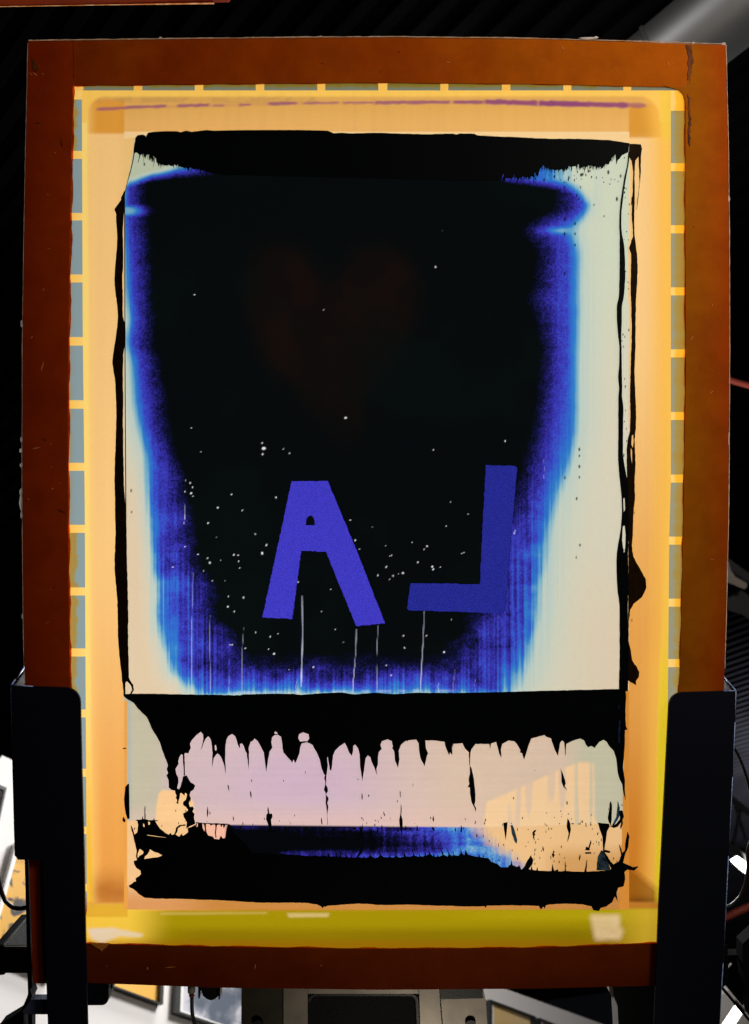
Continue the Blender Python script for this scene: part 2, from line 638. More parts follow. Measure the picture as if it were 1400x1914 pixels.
def film_field(x, y):
    """tint of the stretched, emulsion-coated fabric"""
    t = (y - 170) / 1600
    c = np.zeros(x.shape + (3,)) + lin((245, 198, 128))
    # peach columns: left gets more orange downwards, right too
    c = mixc(c, (230, 158, 74), sstep(950, 1650, y) * (x < 600))
    c = mixc(c, (248, 204, 138), sstep(1000, 1180, x) * (1 - sstep(400, 900, y)))
    c = mixc(c, (230, 162, 78), sstep(600, 700, x) * sstep(600, 1250, y))
    c = mixc(c, (208, 128, 42), sstep(600, 700, x) * sstep(1250, 1600, y))
    # top zone coated twice
    c = mixc(c, (224, 170, 88), 1 - sstep(247, 251, y))
    c = mixc(c, (236, 180, 104), (1 - sstep(247, 251, y)) * sstep(228, 234, x) * (1 - sstep(1174, 1178, x)) * sstep(190, 240, y) * 0.8)
    # darker overlaps at the upper corners
    c = mixc(c, (224, 152, 52), box(x, y, 168, 232, 186, 249, 2, 4) * 0.85)
    c = mixc(c, (218, 150, 52), box(x, y, 1176, 1238, 196, 257, 2, 3) * 0.9)
    # rows of grey-brown scum over the purple line
    sm = box(x, y, 180, 590, 176, 192, 5, 3) * (0.35 + 0.65 * (fbm(x, y, 26, 8, 5) > 0.45))
    c = mixc(c, (196, 150, 84), sm * 0.6)
    # yellow edge of the coating
    wob = 3 * (fbm(x, y, 400, 120, 21) - .5)
    edgeL = softinterp(y, [170, 600, 960, 1380, 1700], [164, 166, 169, 171, 176]) + wob
    edgeR = softinterp(y, [170, 260, 900, 1180, 1240, 1500, 1765], [1226, 1239, 1242, 1240, 1233, 1228, 1220]) + wob
    rr = 34.
    qx = np.maximum(np.maximum(edgeL + rr - x, x - (edgeR - rr)), 0)
    qy = np.maximum(180 + rr - (y + wob), 0)
    rnd = sstep(rr - 4, rr + 4, np.hypot(qx, qy)) * (y < 230)
    yl = 1 - sstep(edgeL - 4, edgeL + 3, x)
    yr = sstep(edgeR - 5, edgeR + 4, x)
    c = mixc(c, (246, 186, 80), sstep(edgeR - 42, edgeR + 4, x) * .9)
    c = mixc(c, (250, 206, 116), (1 - sstep(edgeL, edgeL + 20, x)) * .4)
    yt = 1 - sstep(177, 184, y + wob)
    c = mixc(c, (254, 216, 118), yl * (1 - 0.5 * sstep(1200, 1700, y)))
    c = mixc(c, (236, 186, 60), yl * sstep(1300, 1650, y))
    c = mixc(c, (250, 196, 80), yr * (.35 + .65 * sstep(900, 1150, y)))
    c = mixc(c, (230, 202, 44), yr * sstep(1050, 1400, y))
    c = mixc(c, (248, 200, 92), np.maximum(yt, rnd))
    c = mixc(c, (240, 200, 70), box(x, y, 1235, 1300, 160, 260, 6, 14) * 0.7)
    # faint coating lines that run down the columns
    c = c * (1 + 0.03 * (vnoise(x, y, 7, 900, 31) - .5) + 0.035 * (vnoise(x, y, 16, 700, 32) - .5))[..., None]
    # brown at the lower corners; on the left it is painted shade
    c = mixc(c, (158, 84, 24), box(x, y, 176, 238, 1640, 1694, 14, 34) * 0.75 * (0.6 + 0.6 * fbm(x, y, 60, 30, 8)))
    c = mixc(c, (140, 82, 12), soft_poly(x, y, [(1158, 1632), (1178, 1620), (1228, 1662), (1228, 1696), (1158, 1700)], 7) * 0.75)
    c = mixc(c, (92, 44, 8), np.exp(-((x - 1198) / 30) ** 2 - ((y - 1688) / 12) ** 2) * 0.7)
    # bottom strip
    under = sstep(1684, 1690, y)
    c = mixc(c, (214, 150, 68), under)
    c = mixc(c, (186, 116, 34), under * sstep(300, 480, x) * (0.7 + 0.6 * (fbm(x, y, 130, 12, 12) - .5)))
    olive = sstep(1698, 1705, y + (x - 600) * 0.004)
    c = mixc(c, (160, 140, 8), olive)
    c = mixc(c, (236, 194, 66), np.maximum(olive, sstep(1686, 1696, y)) * (1 - sstep(230, 330, x)))
    c = mixc(c, (214, 160, 44), sstep(1688, 1694, y) * (1 - sstep(1712, 1716, y)) * (x < 238) * .7)
    c = mixc(c, (178, 158, 14), olive * sstep(700, 1150, x) * (1 - sstep(1712, 1730, y)))
    c = mixc(c, (132, 108, 8), olive * box(x, y, 330, 1120, 1738, 1775, 60, 10) * (0.35 + 0.5 * fbm(x, y, 160, 14, 3)))
    c = mixc(c, (132, 110, 4), olive * sstep(1722, 1756, y) * .45 * sstep(240, 340, x))
    c = mixc(c, (150, 92, 8), sstep(1748, 1768, y) * 0.6)
    c = mixc(c, (214, 176, 50), sstep(1130, 1220, x) * olive * 0.8)
    # light showing through from behind, painted into the tint; then pale strips
    c = mixc(c, (236, 206, 160), soft_poly(x, y, [(1103, 1710), (1158, 1710), (1158, 1732), (1166, 1738), (1160, 1756), (1112, 1757)], 5) * (.5 + .5 * fbm(x, y, 40, 24, 66)))
    c = mixc(c, (222, 204, 178), soft_poly(x, y, [(163, 1736), (210, 1734), (268, 1746), (262, 1752), (224, 1750), (190, 1763), (172, 1756)], 3) * (.62 + .5 * fbm(x, y, 40, 16, 67)))
    c = mixc(c, (226, 198, 140), soft_poly(x, y, [(536, 1707), (615, 1707), (614, 1714), (540, 1715)], 2) * 0.6)
    c = mixc(c, (222, 190, 110), soft_poly(x, y, [(300, 1706), (500, 1705), (500, 1708), (300, 1710)], 2) * 0.45)
    # purple residue line near the top edge (the thick pieces are separate parts)
    for x0, x1, y0, y1, h, st in PURPLE:
        yc = y0 + (y1 - y0) * (x - x0) / (x1 - x0) + 1.6 * (vnoise(x, y, 9, 50, int(x0)) - .5)
        hh = h * (0.7 + .7 * vnoise(x, y, 11, 50, int(x1)))
        f = (1 - sstep(hh * .25, hh * .75, np.abs(y - yc))) * sstep(x0 - 3, x0 + 5, x) * (1 - sstep(x1 - 5, x1 + 3, x))
        c = mixc(c, (128, 58, 120), f * st)
    py_ = np.interp(x, [180, 600, 850, 1180], [203, 192, 190, 196])
    c = mixc(c, (176, 92, 96), np.exp(-((y - py_) / 3.2) ** 2) * sstep(178, 200, x) * (1 - sstep(1200, 1225, x)) * 0.22)
    g = 1 + 0.03 * (NR.random(x.shape) - .5)
    return np.clip(c * g[..., None], 0, 0.97)


PURPLE = [(180, 240, 205, 201, 6, .6), (236, 312, 201, 198, 5, .7), (330, 392, 198, 196, 5, .75), (396, 420, 197, 197, 4, .5), (446, 470, 196, 195, 5, .6), (500, 556, 194, 193, 5, .75), (566, 634, 193, 192, 4, .6), (640, 700, 192, 192, 4, .55), (700, 842, 192, 191, 6, .75),
          (846, 905, 191, 191, 6, .8), (905, 1006, 190, 193, 9, .9), (1006, 1100, 193, 195, 10, .95), (1096, 1176, 195, 197, 9, .9), (1174, 1208, 196, 198, 8, .55)]

SCRATCH = [(565, 1113, 564, 1285, 1.5, 1.0), (666, 1175, 660, 1296, 1.2, .8), (706, 1170, 704, 1292, 1.0, .6), (792, 1142, 787, 1292, 1.2, .8),
           (360, 1070, 358, 1292, 1.0, .55), (393, 1150, 392, 1292, 1.0, .5), (455, 1172, 451, 1297, 1.0, .5), (555, 1270, 553, 1296, 1, .6),
           (820, 1277, 819, 1295, 1, .8), (849, 1250, 847, 1295, .9, .35), (889, 1270, 887, 1295, .9, .4), (981, 1230, 979, 1285, .8, .5),
           (345, 940, 345, 980, 1.1, .8), (1017, 858, 1016, 900, .8, .4), (428, 1262, 428, 1296, .9, .3), (962, 990, 962, 998, 1.6, .8), (316, 1200, 318, 1296, .8, .3)]
PIN = [(493, 838, 4.5), (491, 849, 2.6), (490, 828, 2), (530, 839, 1.6), (541, 847, 1.8), (646, 781, 2.6), (605, 579, 1.2), (363, 551, 1.4), (814, 499, 1.2), (827, 431, 1.1),
       (810, 841, 1.5), (944, 824, 1.2), (842, 938, 1.6), (433, 924, 1.6), (516, 930, 1.6), (407, 949, 1.6), (453, 954, 1.5), (389, 978, 1.6), (477, 998, 1.5), (498, 1019, 1.8), (490, 1034, 2.4),
       (392, 1052, 2.6), (388, 1043, 2), (413, 1047, 1.4), (437, 1037, 1.8), (445, 1038, 1.6), (446, 1049, 1.6), (380, 1067, 1.3), (370, 1036, 1.6), (448, 1062, 1.4), (397, 1086, 1.5), (421, 1086, 1.3),
       (455, 1117, 1.6), (426, 1134, 1.6), (438, 1143, 1.5), (427, 1115, 1.2), (535, 1115, 1.6), (557, 1088, 1.3), (601, 1143, 1.4), (355, 903, 1.8), (346, 919, 1.8), (357, 922, 2.4), (361, 928, 1.5), (347, 898, 1.2),
       (360, 911, 1.4), (512, 1222, 1.8), (502, 1213, 1.4), (430, 1205, 1.5), (434, 1205, 1.5), (459, 1212, 1.6), (478, 1182, 1.3), (586, 1247, 1.5), (540, 1251, 1.2), (627, 1176, 1.4), (642, 1201, 1.2), (672, 1026, 1.8), (655, 972, 1.4), (664, 1010, 1.5),
       (798, 1021, 2), (793, 1027, 1.8), (770, 1014, 1.3), (720, 1020, 1.3), (729, 1039, 1.3), (732, 1038, 1.1), (722, 1060, 1.8), (735, 1076, 2), (753, 1071, 1.8), (745, 1073, 1.3), (728, 1083, 1.3), (706, 1076, 1.4), (863, 1035, 1.6), (867, 1033, 1.3), (834, 983, 1.3),
       (808, 1059, 2), (810, 1064, 1.6), (823, 1060, 1.3), (781, 1051, 1.3), (797, 1188, 1.6), (754, 1188, 1.3), (830, 1219, 2), (844, 1158, 1.3), (731, 1262, 1.6), (722, 1244, 1.4), (756, 1211, 1.2), (875, 961, 1.2), (696, 985, 1.1), (358, 800, 1.3), (375, 845, 1.3), (520, 1185, 1.2), (505, 1190, 1.2), (600, 990, 1.1), (618, 1102, 1.2), (404, 1004, 1.2), (346, 1022, 1.4), (323, 1060, 1.4)]
DARKPIN = [(245, 917, 1.6), (246, 957, 1.2), (1077, 1042, 1.3), (1084, 1019, 1.4), (1078, 932, 1.6), (1056, 893, 1.6), (1083, 840, 1.8), (1083, 852, 1.4), (1083, 872, 1.8), (1083, 892, 1.4), (1055, 512, 1.6), (1056, 410, 2), (1075, 418, 1.8),
           (1075, 437, 1.5), (1055, 437, 1.8), (1075, 458, 1.5), (1100, 320, 1.6), (1086, 327, 1.8), (1089, 326, 1.6), (1063, 332, 1.6), (1055, 350, 1.5), (1036, 330, 1.6), (1017, 336, 1.4), (1137, 322, 2.2), (1160, 329, 1.7), (1153, 372, 2.2), (1078, 365, 1.5), (1085, 350, 1.3), (1110, 383, 1), (270, 307, 1.6), (1082, 372, 1.3), (1129, 404, 1)]


def ink_field(x, y):
    """tint of the ink skin in the stencil opening: thick ink black, thin ink blue, none cream"""
    wob = 16 * (fbm(x, y, 60, 46, 3) - .5)
    fine = fbm(x, y, 9, 9, 70, 3) - .5
    streak = (0.55 * vnoise(x, y, 3.4, 260, 81) + 0.3 * vnoise(x, y, 10, 300, 82) + .6 * vnoise(x, y, 2.2, 150, 83)) / 1.45 - .5
    low = sstep(780, 1080, y)
    def pull(tab, sgn):
        """thickness across a side edge; tab rows: y, then x of cream, pale, blue, violet, end of violet, black"""
        T = np.array(tab, float)
        w_ = wob * (0.45 + 0.55 * low)
        e = [softinterp(y, T[:, 0], T[:, k], 7) + w_ * m_ for k, m_ in ((1, .2), (2, .4), (3, .5), (4, .7), (5, 1.3), (6, 1.7))]
        e[5] = e[5] + sgn * 16
        e[0] = e[0] - sgn * 10
        v = [0, .22, .47, .63, .73, 1.0]
        q = v[0] + (v[1] - v[0]) * (x - (e[0] - 8 * sgn)) / (e[1] - e[0] + 8 * sgn)
        for k in range(1, 5):
            seg = v[k] + (v[k + 1] - v[k]) * (x - e[k]) / (e[k + 1] - e[k])
            q = np.where((x - e[k]) * sgn > 0, seg, q)
        return q
    dl = pull([(330, 210, 226, 236, 241, 248, 264), (372, 210, 224, 234, 240, 246, 262), (425, 206, 222, 232, 240, 250, 268), (480, 212, 226, 238, 247, 256, 272), (560, 216, 230, 241, 250, 260, 276), (600, 220, 236, 247, 256, 266, 284), (640, 214, 228, 239, 248, 258, 276), (680, 222, 238, 251, 262, 272, 292),
               (760, 226, 244, 257, 270, 281, 302), (800, 230, 252, 266, 279, 288, 308), (850, 238, 264, 277, 291, 304, 322), (920, 246, 269, 282, 298, 320, 344), (1000, 254, 276, 290, 304, 330, 356), (1060, 262, 283, 294, 306, 338, 368), (1100, 268, 288, 300, 326, 362, 394), (1150, 274, 287, 296, 318, 360, 400), (1180, 276, 290, 306, 346, 400, 436), (1230, 284, 308, 322, 348, 402, 460), (1260, 290, 316, 334, 356, 420, 510), (1285, 304, 340, 372, 400, 470, 580), (1300, 320, 360, 400, 430, 500, 600)], 1)
    dr = pull([(300, 1130, 1104, 1086, 1074, 1064, 1046), (390, 1130, 1108, 1097, 1089, 1078, 1050), (412, 1124, 1096, 1080, 1062, 1040, 1004), (428, 1120, 1084, 1062, 1042, 1016, 976), (445, 1122, 1088, 1066, 1052, 1032, 996), (470, 1130, 1092, 1078, 1062, 1044, 1018), (545, 1130, 1090, 1076, 1060, 1036, 1006), (560, 1130, 1090, 1074, 1054, 1020, 992), (580, 1130, 1090, 1077, 1060, 1038, 1010), (640, 1130, 1088, 1074, 1060, 1042, 1020), (700, 1130, 1086, 1073, 1058, 1038, 1014),
               (800, 1126, 1086, 1072, 1048, 1026, 1006), (860, 1112, 1074, 1060, 1032, 1010, 986), (900, 1104, 1062, 1046, 1018, 1000, 974), (960, 1094, 1046, 1028, 1004, 982, 954), (1000, 1088, 1034, 1017, 998, 962, 930), (1060, 1078, 1024, 1010, 990, 950, 916), (1100, 1072, 1018, 1005, 986, 944, 908), (1150, 1064, 1014, 1000, 974, 930, 884), (1200, 1054, 1004, 985, 958, 900, 850), (1250, 1040, 994, 972, 940, 872, 806), (1285, 1024, 980, 946, 900, 830, 740), (1300, 1010, 960, 920, 880, 810, 720)], -1)
    # lower edge
    db = np.interp(1297 - y + wob * .6, [-10, 0, 4, 12, 24, 36, 56, 84], [.2, .30, .42, .55, .66, .76, .91, 1.02])
    d = np.minimum(np.minimum(dl, dr), db)
    d = d + streak * (.25 + .75 * low) * 0.40 * sstep(0.05, 0.4, d) * (1 - sstep(0.7, .95, d))
    d = d + (fbm(x, y, 44, 30, 55) - .5) * 0.30 * low * sstep(.25, .6, d) * (1 - sstep(.8, 1.1, d))
    # light wedge under the first band, left
    yl = np.interp(x, [232, 250, 285, 330, 370, 402], [352, 350, 341, 335, 333, 331])
    h = np.interp(x, [232, 260, 330, 402], [22, 24, 26, 13])
    li = np.clip((yl - y) / h, 0, 1.3) * (1 - sstep(290, 404, x) * 0.78) * (1 - sstep(392, 408, x))
    d = np.minimum(d, 1.0)
    d = d * (1 - np.clip(li, 0, 1))
    lob = np.clip(1.15 - np.sqrt(((x - 232) / 56) ** 2 + ((y - 394) / 19) ** 2), 0, 1)
    d = np.minimum(d, 1 - 0.62 * sstep(0, .95, lob))
    d = np.maximum(d, 0.72 * np.exp(-((y - 366) / 8) ** 2) * sstep(236, 250, x) * (1 - sstep(300, 400, x)))
    # light wedge under the first band, right
    yl = np.interp(x, [930, 960, 1000, 1060, 1080, 1095], [341, 345, 352, 362, 372, 384])
    h = np.interp(x, [930, 960, 1000, 1040, 1090], [26, 34, 42, 46, 50])
    li = np.clip((yl - y) / h, 0, 1.2) * sstep(928, 948, x) * np.where(x < 1110, 1, 0) * (y < 390)
    li = np.minimum(li * 1.15, np.interp(x, [935, 1000, 1050, 1075, 1095], [.36, .46, .58, .74, .95]) + .16 * (vnoise(x, y, 3, 60, 46) - .5))
    d = d * (1 - np.clip(li, 0, 1))
    lob = np.clip(1 - np.abs(x - 1050) / 60, 0, 1) * np.exp(-((y - 431) / 7) ** 2)
    d = d - 0.35 * lob * sstep(.3, .8, d)
    d = np.where(np.hypot((x - 1013) / 9, (y - 557) / 9) < 1, np.minimum(d, .82), d)
    # smear marks that follow the pull, right of the ink
    d = d + 0.07 * (vnoise(x, y, 3.2, 500, 91) - .5) * (1 - sstep(.2, .4, d))
    grain = NR.random(x.shape) - .5
    d = np.clip(d, 0, 1)
    d = d + grain * 0.15 * sstep(.42, .7, d) * (1 - .75 * sstep(.93, 1.0, d)) + fine * 0.10 * sstep(.4, .7, d) * (1 - sstep(.9, 1., d))
    c = ramp(d, [(0, (214, 208, 186)), (.12, (206, 209, 190)), (.24, (184, 204, 198)), (.36, (124, 178, 200)), (.47, (46, 126, 202)), (.57, (52, 90, 204)), (.66, (60, 57, 186)), (.74, (47, 43, 152)), (.82, (28, 27, 92)), (.9, (14, 15, 44)), (.955, (8, 11, 20)), (.99, (7, 11, 12)), (1, (7, 11, 12))])
    bare = 1 - sstep(0.0, 0.3, d)
    c = mixc(c, (220, 198, 166), bare * (x < 600) * sstep(780, 950, y))
    c = mixc(c, (200, 214, 190), bare * (x > 600) * (1 - sstep(400, 800, y)) * .8)
    c = mixc(c, (222, 204, 176), bare * sstep(1000, 1200, y) * sstep(1030, 1140, x) * .8)
    c = mixc(c, (168, 190, 160), bare * (1 - sstep(340, 380, y)) * (x < 500) * .6)
    # ghost of an old image, brownish, far inside the black
    gh = sum(soft_poly(x, y, [(466, 500), (490, 470), (530, 460), (566, 476), (600, 540), (640, 520), (670, 474), (720, 456), (766, 486), (778, 550), (760, 630), (710, 700), (676, 760), (672, 816), (640, 838), (606, 800), (560, 730), (510, 690), (476, 620), (458, 560)], r_) for r_ in (8, 20, 34, 50)) / 4
    gh = gh * (0.6 + 0.4 * sstep(.36, .62, fbm(x, y, 90, 90, 15)))
    c = mixc(c, (34, 17, 9), np.clip(gh, 0, 1) * sstep(.9, 1., d) * .46 * (1 - .5 * sstep(640, 820, y)))
    c = mixc(c, (9, 16, 15), (d > .9) * .5 * sstep(.35, .7, fbm(x, y, 160, 160, 61)))
    # pin holes and scratches where the ink skin is broken
    pr = random.Random(3)
    for px_, py_, r in PIN:
        ka, kb, kc = pr.uniform(.75, 1.3), pr.uniform(-.4, .4), pr.uniform(.75, 1)
        dx_, dy_ = x - px_, y - py_
        r = r * .88
        q = np.hypot((dx_ + kb * dy_) * ka, dy_ / ka) + 2.0 * fine
        c = mixc(c, (236, 236, 242), (1 - sstep(r * .4, r * 1.0 + .3, q)) * (kc if r < 2 else 1))
    for px_, py_, r in DARKPIN:
        q = np.hypot(x - px_, (y - py_) * .5)
        c = mixc(c, (10, 14, 18), 1 - sstep(r * .5, r * 1.1 + .4, q))
    for x0, y0, x1, y1, w, a in SCRATCH:
        t = np.clip((y - y0) / (y1 - y0), 0, 1)
        q = np.abs(x - (x0 + (x1 - x0) * t) - 0.9 * np.sin(t * 5 + x0)) / (w * (.45 + .5 * vnoise(x, y, 60, 26, int(x0))))
        f = (1 - sstep(.5, 1.3, q)) * ((y >= y0) & (y <= y1)) * a * (0.45 + 0.55 * t) * (.55 + .45 * vnoise(x, y, 40, 14, int(x0) + 1))
        c = mixc(c, (214, 220, 246), f)
    # light rim where the lower window begins
    c = mixc(c, (190, 200, 240), .6 * np.exp(-((y - np.interp(x, [232, 560, 1160], [1297, 1293, 1288])) / 2.0) ** 2) * box(x, y, 440, 860, 1285, 1302, 20, 2) * .7 * sstep(.3, .6, vnoise(x, y, 14, 30, 44)))

    # ---------------- window below the squeegee stop (drips hang over it)
    w = np.zeros(x.shape + (3,)) + lin((204, 180, 182))
    w = mixc(w, (190, 184, 160), 1 - sstep(285, 335, x))
    w = mixc(w, (200, 172, 192), np.exp(-((x - 560) / 150) ** 2 - ((y - 1460) / 70) ** 2))
    w = mixc(w, (216, 190, 168), sstep(640, 900, x))
    w = mixc(w, (224, 188, 176), sstep(1490, 1540, y) * .5 * (x < 900))
    w = mixc(w, (196, 192, 166), sstep(1040, 1100, x))
    # bright shape shining through, lower right, painted into the tint, with runs
    pat = soft_poly(x, y, [(908, 1500), (1030, 1446), (1058, 1434), (1084, 1424), (1110, 1426), (1112, 1530), (1120, 1546), (904, 1546)], 3)
    runs = sstep(.50, .62, vnoise(x, y, 9, 260, 71) * .7 + .3 * vnoise(x, y, 26, 90, 72) + np.interp(x, [905, 1000, 1060, 1112], [-.16, -.04, .02, .05]) - .12 * sstep(1500, 1545, y))
    w = mixc(w, (240, 202, 156), pat * (1 - .75 * runs))
    pat2 = soft_poly(x, y, [(296, 1484), (304, 1476), (350, 1480), (362, 1500), (362, 1546), (290, 1546), (292, 1510)], 2)  # bright spot shining through at the left, painted in likewise
    w = mixc(w, (240, 196, 142), pat2)
    w = mixc(w, (168, 178, 168), np.exp(-((x - 240) / 5.) ** 2) * .8)
    w = w * (1 + .05 * (vnoise(x, y, 200, 4, 73) - .5) + .05 * (fbm(x, y, 30, 30, 74) - .5))[..., None]
    # ---------------- last strip
    b = np.zeros(x.shape + (3,)) + lin((236, 192, 138))
    b = mixc(b, (238, 180, 156), box(x, y, 360, 440, 1540, 1580, 10, 4))
    b = mixc(b, (206, 150, 84), sstep(1570, 1612, y) * sstep(1000, 1060, x) * .8)
    b = mixc(b, (214, 150, 92), sstep(1640, 1690, y))
    b = mixc(b, (192, 128, 54), sstep(1640, 1690, y) * sstep(290, 420, x) * (.75 + .5 * (fbm(x, y, 120, 10, 58) - .5)))
    top = np.interp(x, [420, 900], [1541, 1547])
    yy = y - top
    prof = np.interp(yy, [0, 8, 16, 24, 36, 44, 50, 58], [.66, .70, .80, 1.0, 1.0, .8, .62, .5])
    prof2 = np.interp(yy, [0, 10, 22, 34, 42, 50, 58], [.50, .54, .64, .74, .62, .42, .28])
    prof3 = np.interp(yy, [0, 58], [.44, .34])
    f1 = sstep(560, 740, x)
    f2 = sstep(740, 880, x)
    db_ = prof * (1 - f1) + prof2 * f1
    db_ = db_ * (1 - f2) + prof3 * f2
    db_ = db_ + (1 - sstep(440, 600, x)) * .32 * sstep(16, 30, yy)
    db_ = db_ + .24 * (1 - f2) + .05 + .26 * (vnoise(x, y, 70, 7, 76) - .5) + .16 * (vnoise(x, y, 5, 40, 77) - .5)
    db_ = np.clip(db_ + grain * .16 + fine * .14, 0, 1)
    blue = ramp(db_, [(0, (206, 210, 200)), (.2, (176, 188, 196)), (.36, (110, 166, 206)), (.47, (62, 128, 206)), (.57, (56, 92, 200)), (.68, (58, 54, 176)), (.8, (30, 26, 100)), (.9, (14, 14, 46)), (1, (4, 6, 9))])
    edge = np.interp(y, [1545, 1562, 1580, 1600, 1625], [900, 912, 932, 962, 985]) + 22 * (fbm(x, y, 14, 9, 75) - .5) + 16 * (vnoise(x, y, 4, 30, 78) - .5)
    fb = (1 - sstep(edge - 34, edge + 16, x)) * sstep(418, 430, x) * (1 - sstep(1640, 1660, y))
    b = b * (1 - fb[..., None]) + blue * fb[..., None]
    wf = sstep(1538, 1541, y - np.interp(x, [238, 420, 900, 1165], [-6, 2, 7, -1]))
    w = w * (1 - wf[..., None]) + b * wf[..., None]
    lw = sstep(1299, 1302, y)
    c = c * (1 - lw[..., None]) + w * lw[..., None]
    # bare fabric beyond the slanting upper left and right edges of the opening
    le = np.interp(y, [246, 258, 285, 350, 372, 1290, 1700], [252, 252, 249, 236, 232, 232, 232])
    c = mixc(c, (240, 196, 124), (x < le) * 1.0 * (y < 372))
    c = mixc(c, (244, 208, 150), (y < np.interp(x, [232, 276, 700, 900, 1180], [260, 253, 252, 257, 273])) * 1.0)
    c = mixc(c, (228, 158, 72), (x < np.interp(y, [1300, 1700], [237.5, 238.5])) * (y > 1310) * 1.0)
    c = mixc(c, (240, 200, 150), (x > np.interp(y, [246, 285, 480, 900, 1000, 1290, 1700], [1176, 1177, 1174, 1176, 1175, 1168, 1158])) * (y < 1290))
    c = mixc(c, (214, 140, 56), (x > np.interp(y, [1290, 1500, 1700], [1168, 1164, 1158])) * (y >= 1290))
    g = 1 + .045 * (NR.random(x.shape) - .5)
    return np.clip(c * g[..., None], 0, .97)


def grid_sheet(name, X, Y, field, mat, parent, w=0.0, drop=None):
    """X, Y: 2-D arrays of pixel positions"""
    ny, nx = X.shape
    co = np.zeros((ny * nx, 3), np.float32)
    co[:, 0] = ((X - 700) * S).ravel()
    co[:, 1] = ((957 - Y) * S).ravel()
    co[:, 2] = w
    idx = np.arange(ny * nx).reshape(ny, nx)
    q = np.stack([idx[1:, :-1], idx[1:, 1:], idx[:-1, 1:], idx[:-1, :-1]], -1).reshape(-1, 4)
    if drop is not None:
        cx = (X[1:, :-1] + X[1:, 1:] + X[:-1, 1:] + X[:-1, :-1]) / 4
        cy = (Y[1:, :-1] + Y[1:, 1:] + Y[:-1, 1:] + Y[:-1, :-1]) / 4
        q = q[~drop(cx, cy).ravel()]
    me = bpy.data.meshes.new(name)
    me.vertices.add(len(co))
    me.vertices.foreach_set('co', co.ravel())
    me.loops.add(q.size)
    me.loops.foreach_set('vertex_index', q.ravel().astype(np.int32))
    me.polygons.add(len(q))
    me.polygons.foreach_set('loop_start', np.arange(0, q.size, 4, dtype=np.int32))
    me.update(calc_edges=True)
    a = me.color_attributes.new('tint', 'FLOAT_COLOR', 'POINT')
    col = np.ones((ny * nx, 4), np.float32)
    col[:, :3] = field(X, Y).reshape(-1, 3)
    a.data.foreach_set('color', col.ravel())
    return link_mesh(name, me, mat, parent)


# ------------------------------------------------------------------ background: ceiling, walls
CZ = 4.0


def on_ceiling(px, py, z=CZ):
    r = ray(px, py)
    return CAM + r * ((z - CAM.z) / r.z)


# corrugated deck, ribs run from the near right to the far left
bm = bmesh.new()
rd = Vector((0.714, -0.70, 0)).normalized()
rn = Vector((0.70, 0.714, 0)).normalized()
pitch = 0.08
k0, k1 = -20, 190
prof = []
for k in range(k0, k1):
    s = k * pitch
    prof += [(s, 0), (s + pitch * .40, 0), (s + pitch * .5, .03), (s + pitch * .9, .03)]
va = [bm.verts.new(rn * s - rd * 14 + Vector((0, 0, CZ + h))) for s, h in prof]
vb = [bm.verts.new(rn * s + rd * 10 + Vector((0, 0, CZ + h))) for s, h in prof]
for i in range(len(prof) - 1):
    bm.faces.new((va[i], vb[i], vb[i + 1], va[i + 1]))
ceil = link_mesh('ceiling', bm_mesh(bm, 'ceiling'), MT['ceiling'])
tag(ceil, 'dark corrugated metal ceiling deck high behind the screen', kind='structure')

# oblique picture wall
AL = math.radians(40)
WE = Vector((math.cos(AL), math.sin(AL), 0))
WN = Vector((math.sin(AL), -math.cos(AL), 0))
WD = 2.6


def on_wall(px, py, off=0.0):
    """pixel -> (along, height) on the wall plane moved 'off' towards the room"""
    r = ray(px, py)
    t = -(WD - off) / r.dot(WN)
    p = CAM + r * t
    return p


WALL0 = on_wall(400, 1914)


def wall_prism(name, pts, off0, off1, mat, parent, bev=0.0, hole=None, origin=None):
    """outline in pixels traced on the plane at off1, extruded from off0 to off1"""
    org = origin if origin is not None else Vector((0, 0, 0))
    def pos(p, off):
        q = on_wall(p[0], p[1], off1)
        return q + WN * (off - off1) - org
    bm = bmesh.new()
    n = len(pts)
    f = [bm.verts.new(pos(p, off1)) for p in pts]
    b = [bm.verts.new(pos(p, off0)) for p in pts]
    if hole is None:
        bm.faces.new(f)
        bm.faces.new(b[::-1])
    else:
        hf = [bm.verts.new(pos(p, off1)) for p in hole]
        hb = [bm.verts.new(pos(p, off0)) for p in hole]
        for i in range(n):
            j = (i + 1) % n
            bm.faces.new((f[i], f[j], hf[j], hf[i]))
            bm.faces.new((b[j], b[i], hb[i], hb[j]))
            bm.faces.new((hf[i], hf[j], hb[j], hb[i]))
    for i in range(n):
        j = (i + 1) % n
        bm.faces.new((f[j], f[i], b[i], b[j]))
    if bev:
        bevel(bm, bev, 1)
    return link_mesh(name, bm_mesh(bm, name), mat, parent)


wl = wall_prism('wall', [(4, 1412), (500, 1640), (905, 1834), (1145, 1921), (1400, 2060), (1400, 2190), (-500, 2190), (-330, 1900)], -0.12, 0.0, MT['wall'], None)
tag(wl, 'white gallery wall with a sloping top behind the screen', kind='structure')


def inset(pts, k):
    cx = sum(p[0] for p in pts) / len(pts)
    cy = sum(p[1] for p in pts) / len(pts)
    out = []
    for x, y in pts:
        d = math.hypot(x - cx, y - cy)
        out.append((x + (cx - x) * k / d, y + (cy - y) * k / d))
    return out


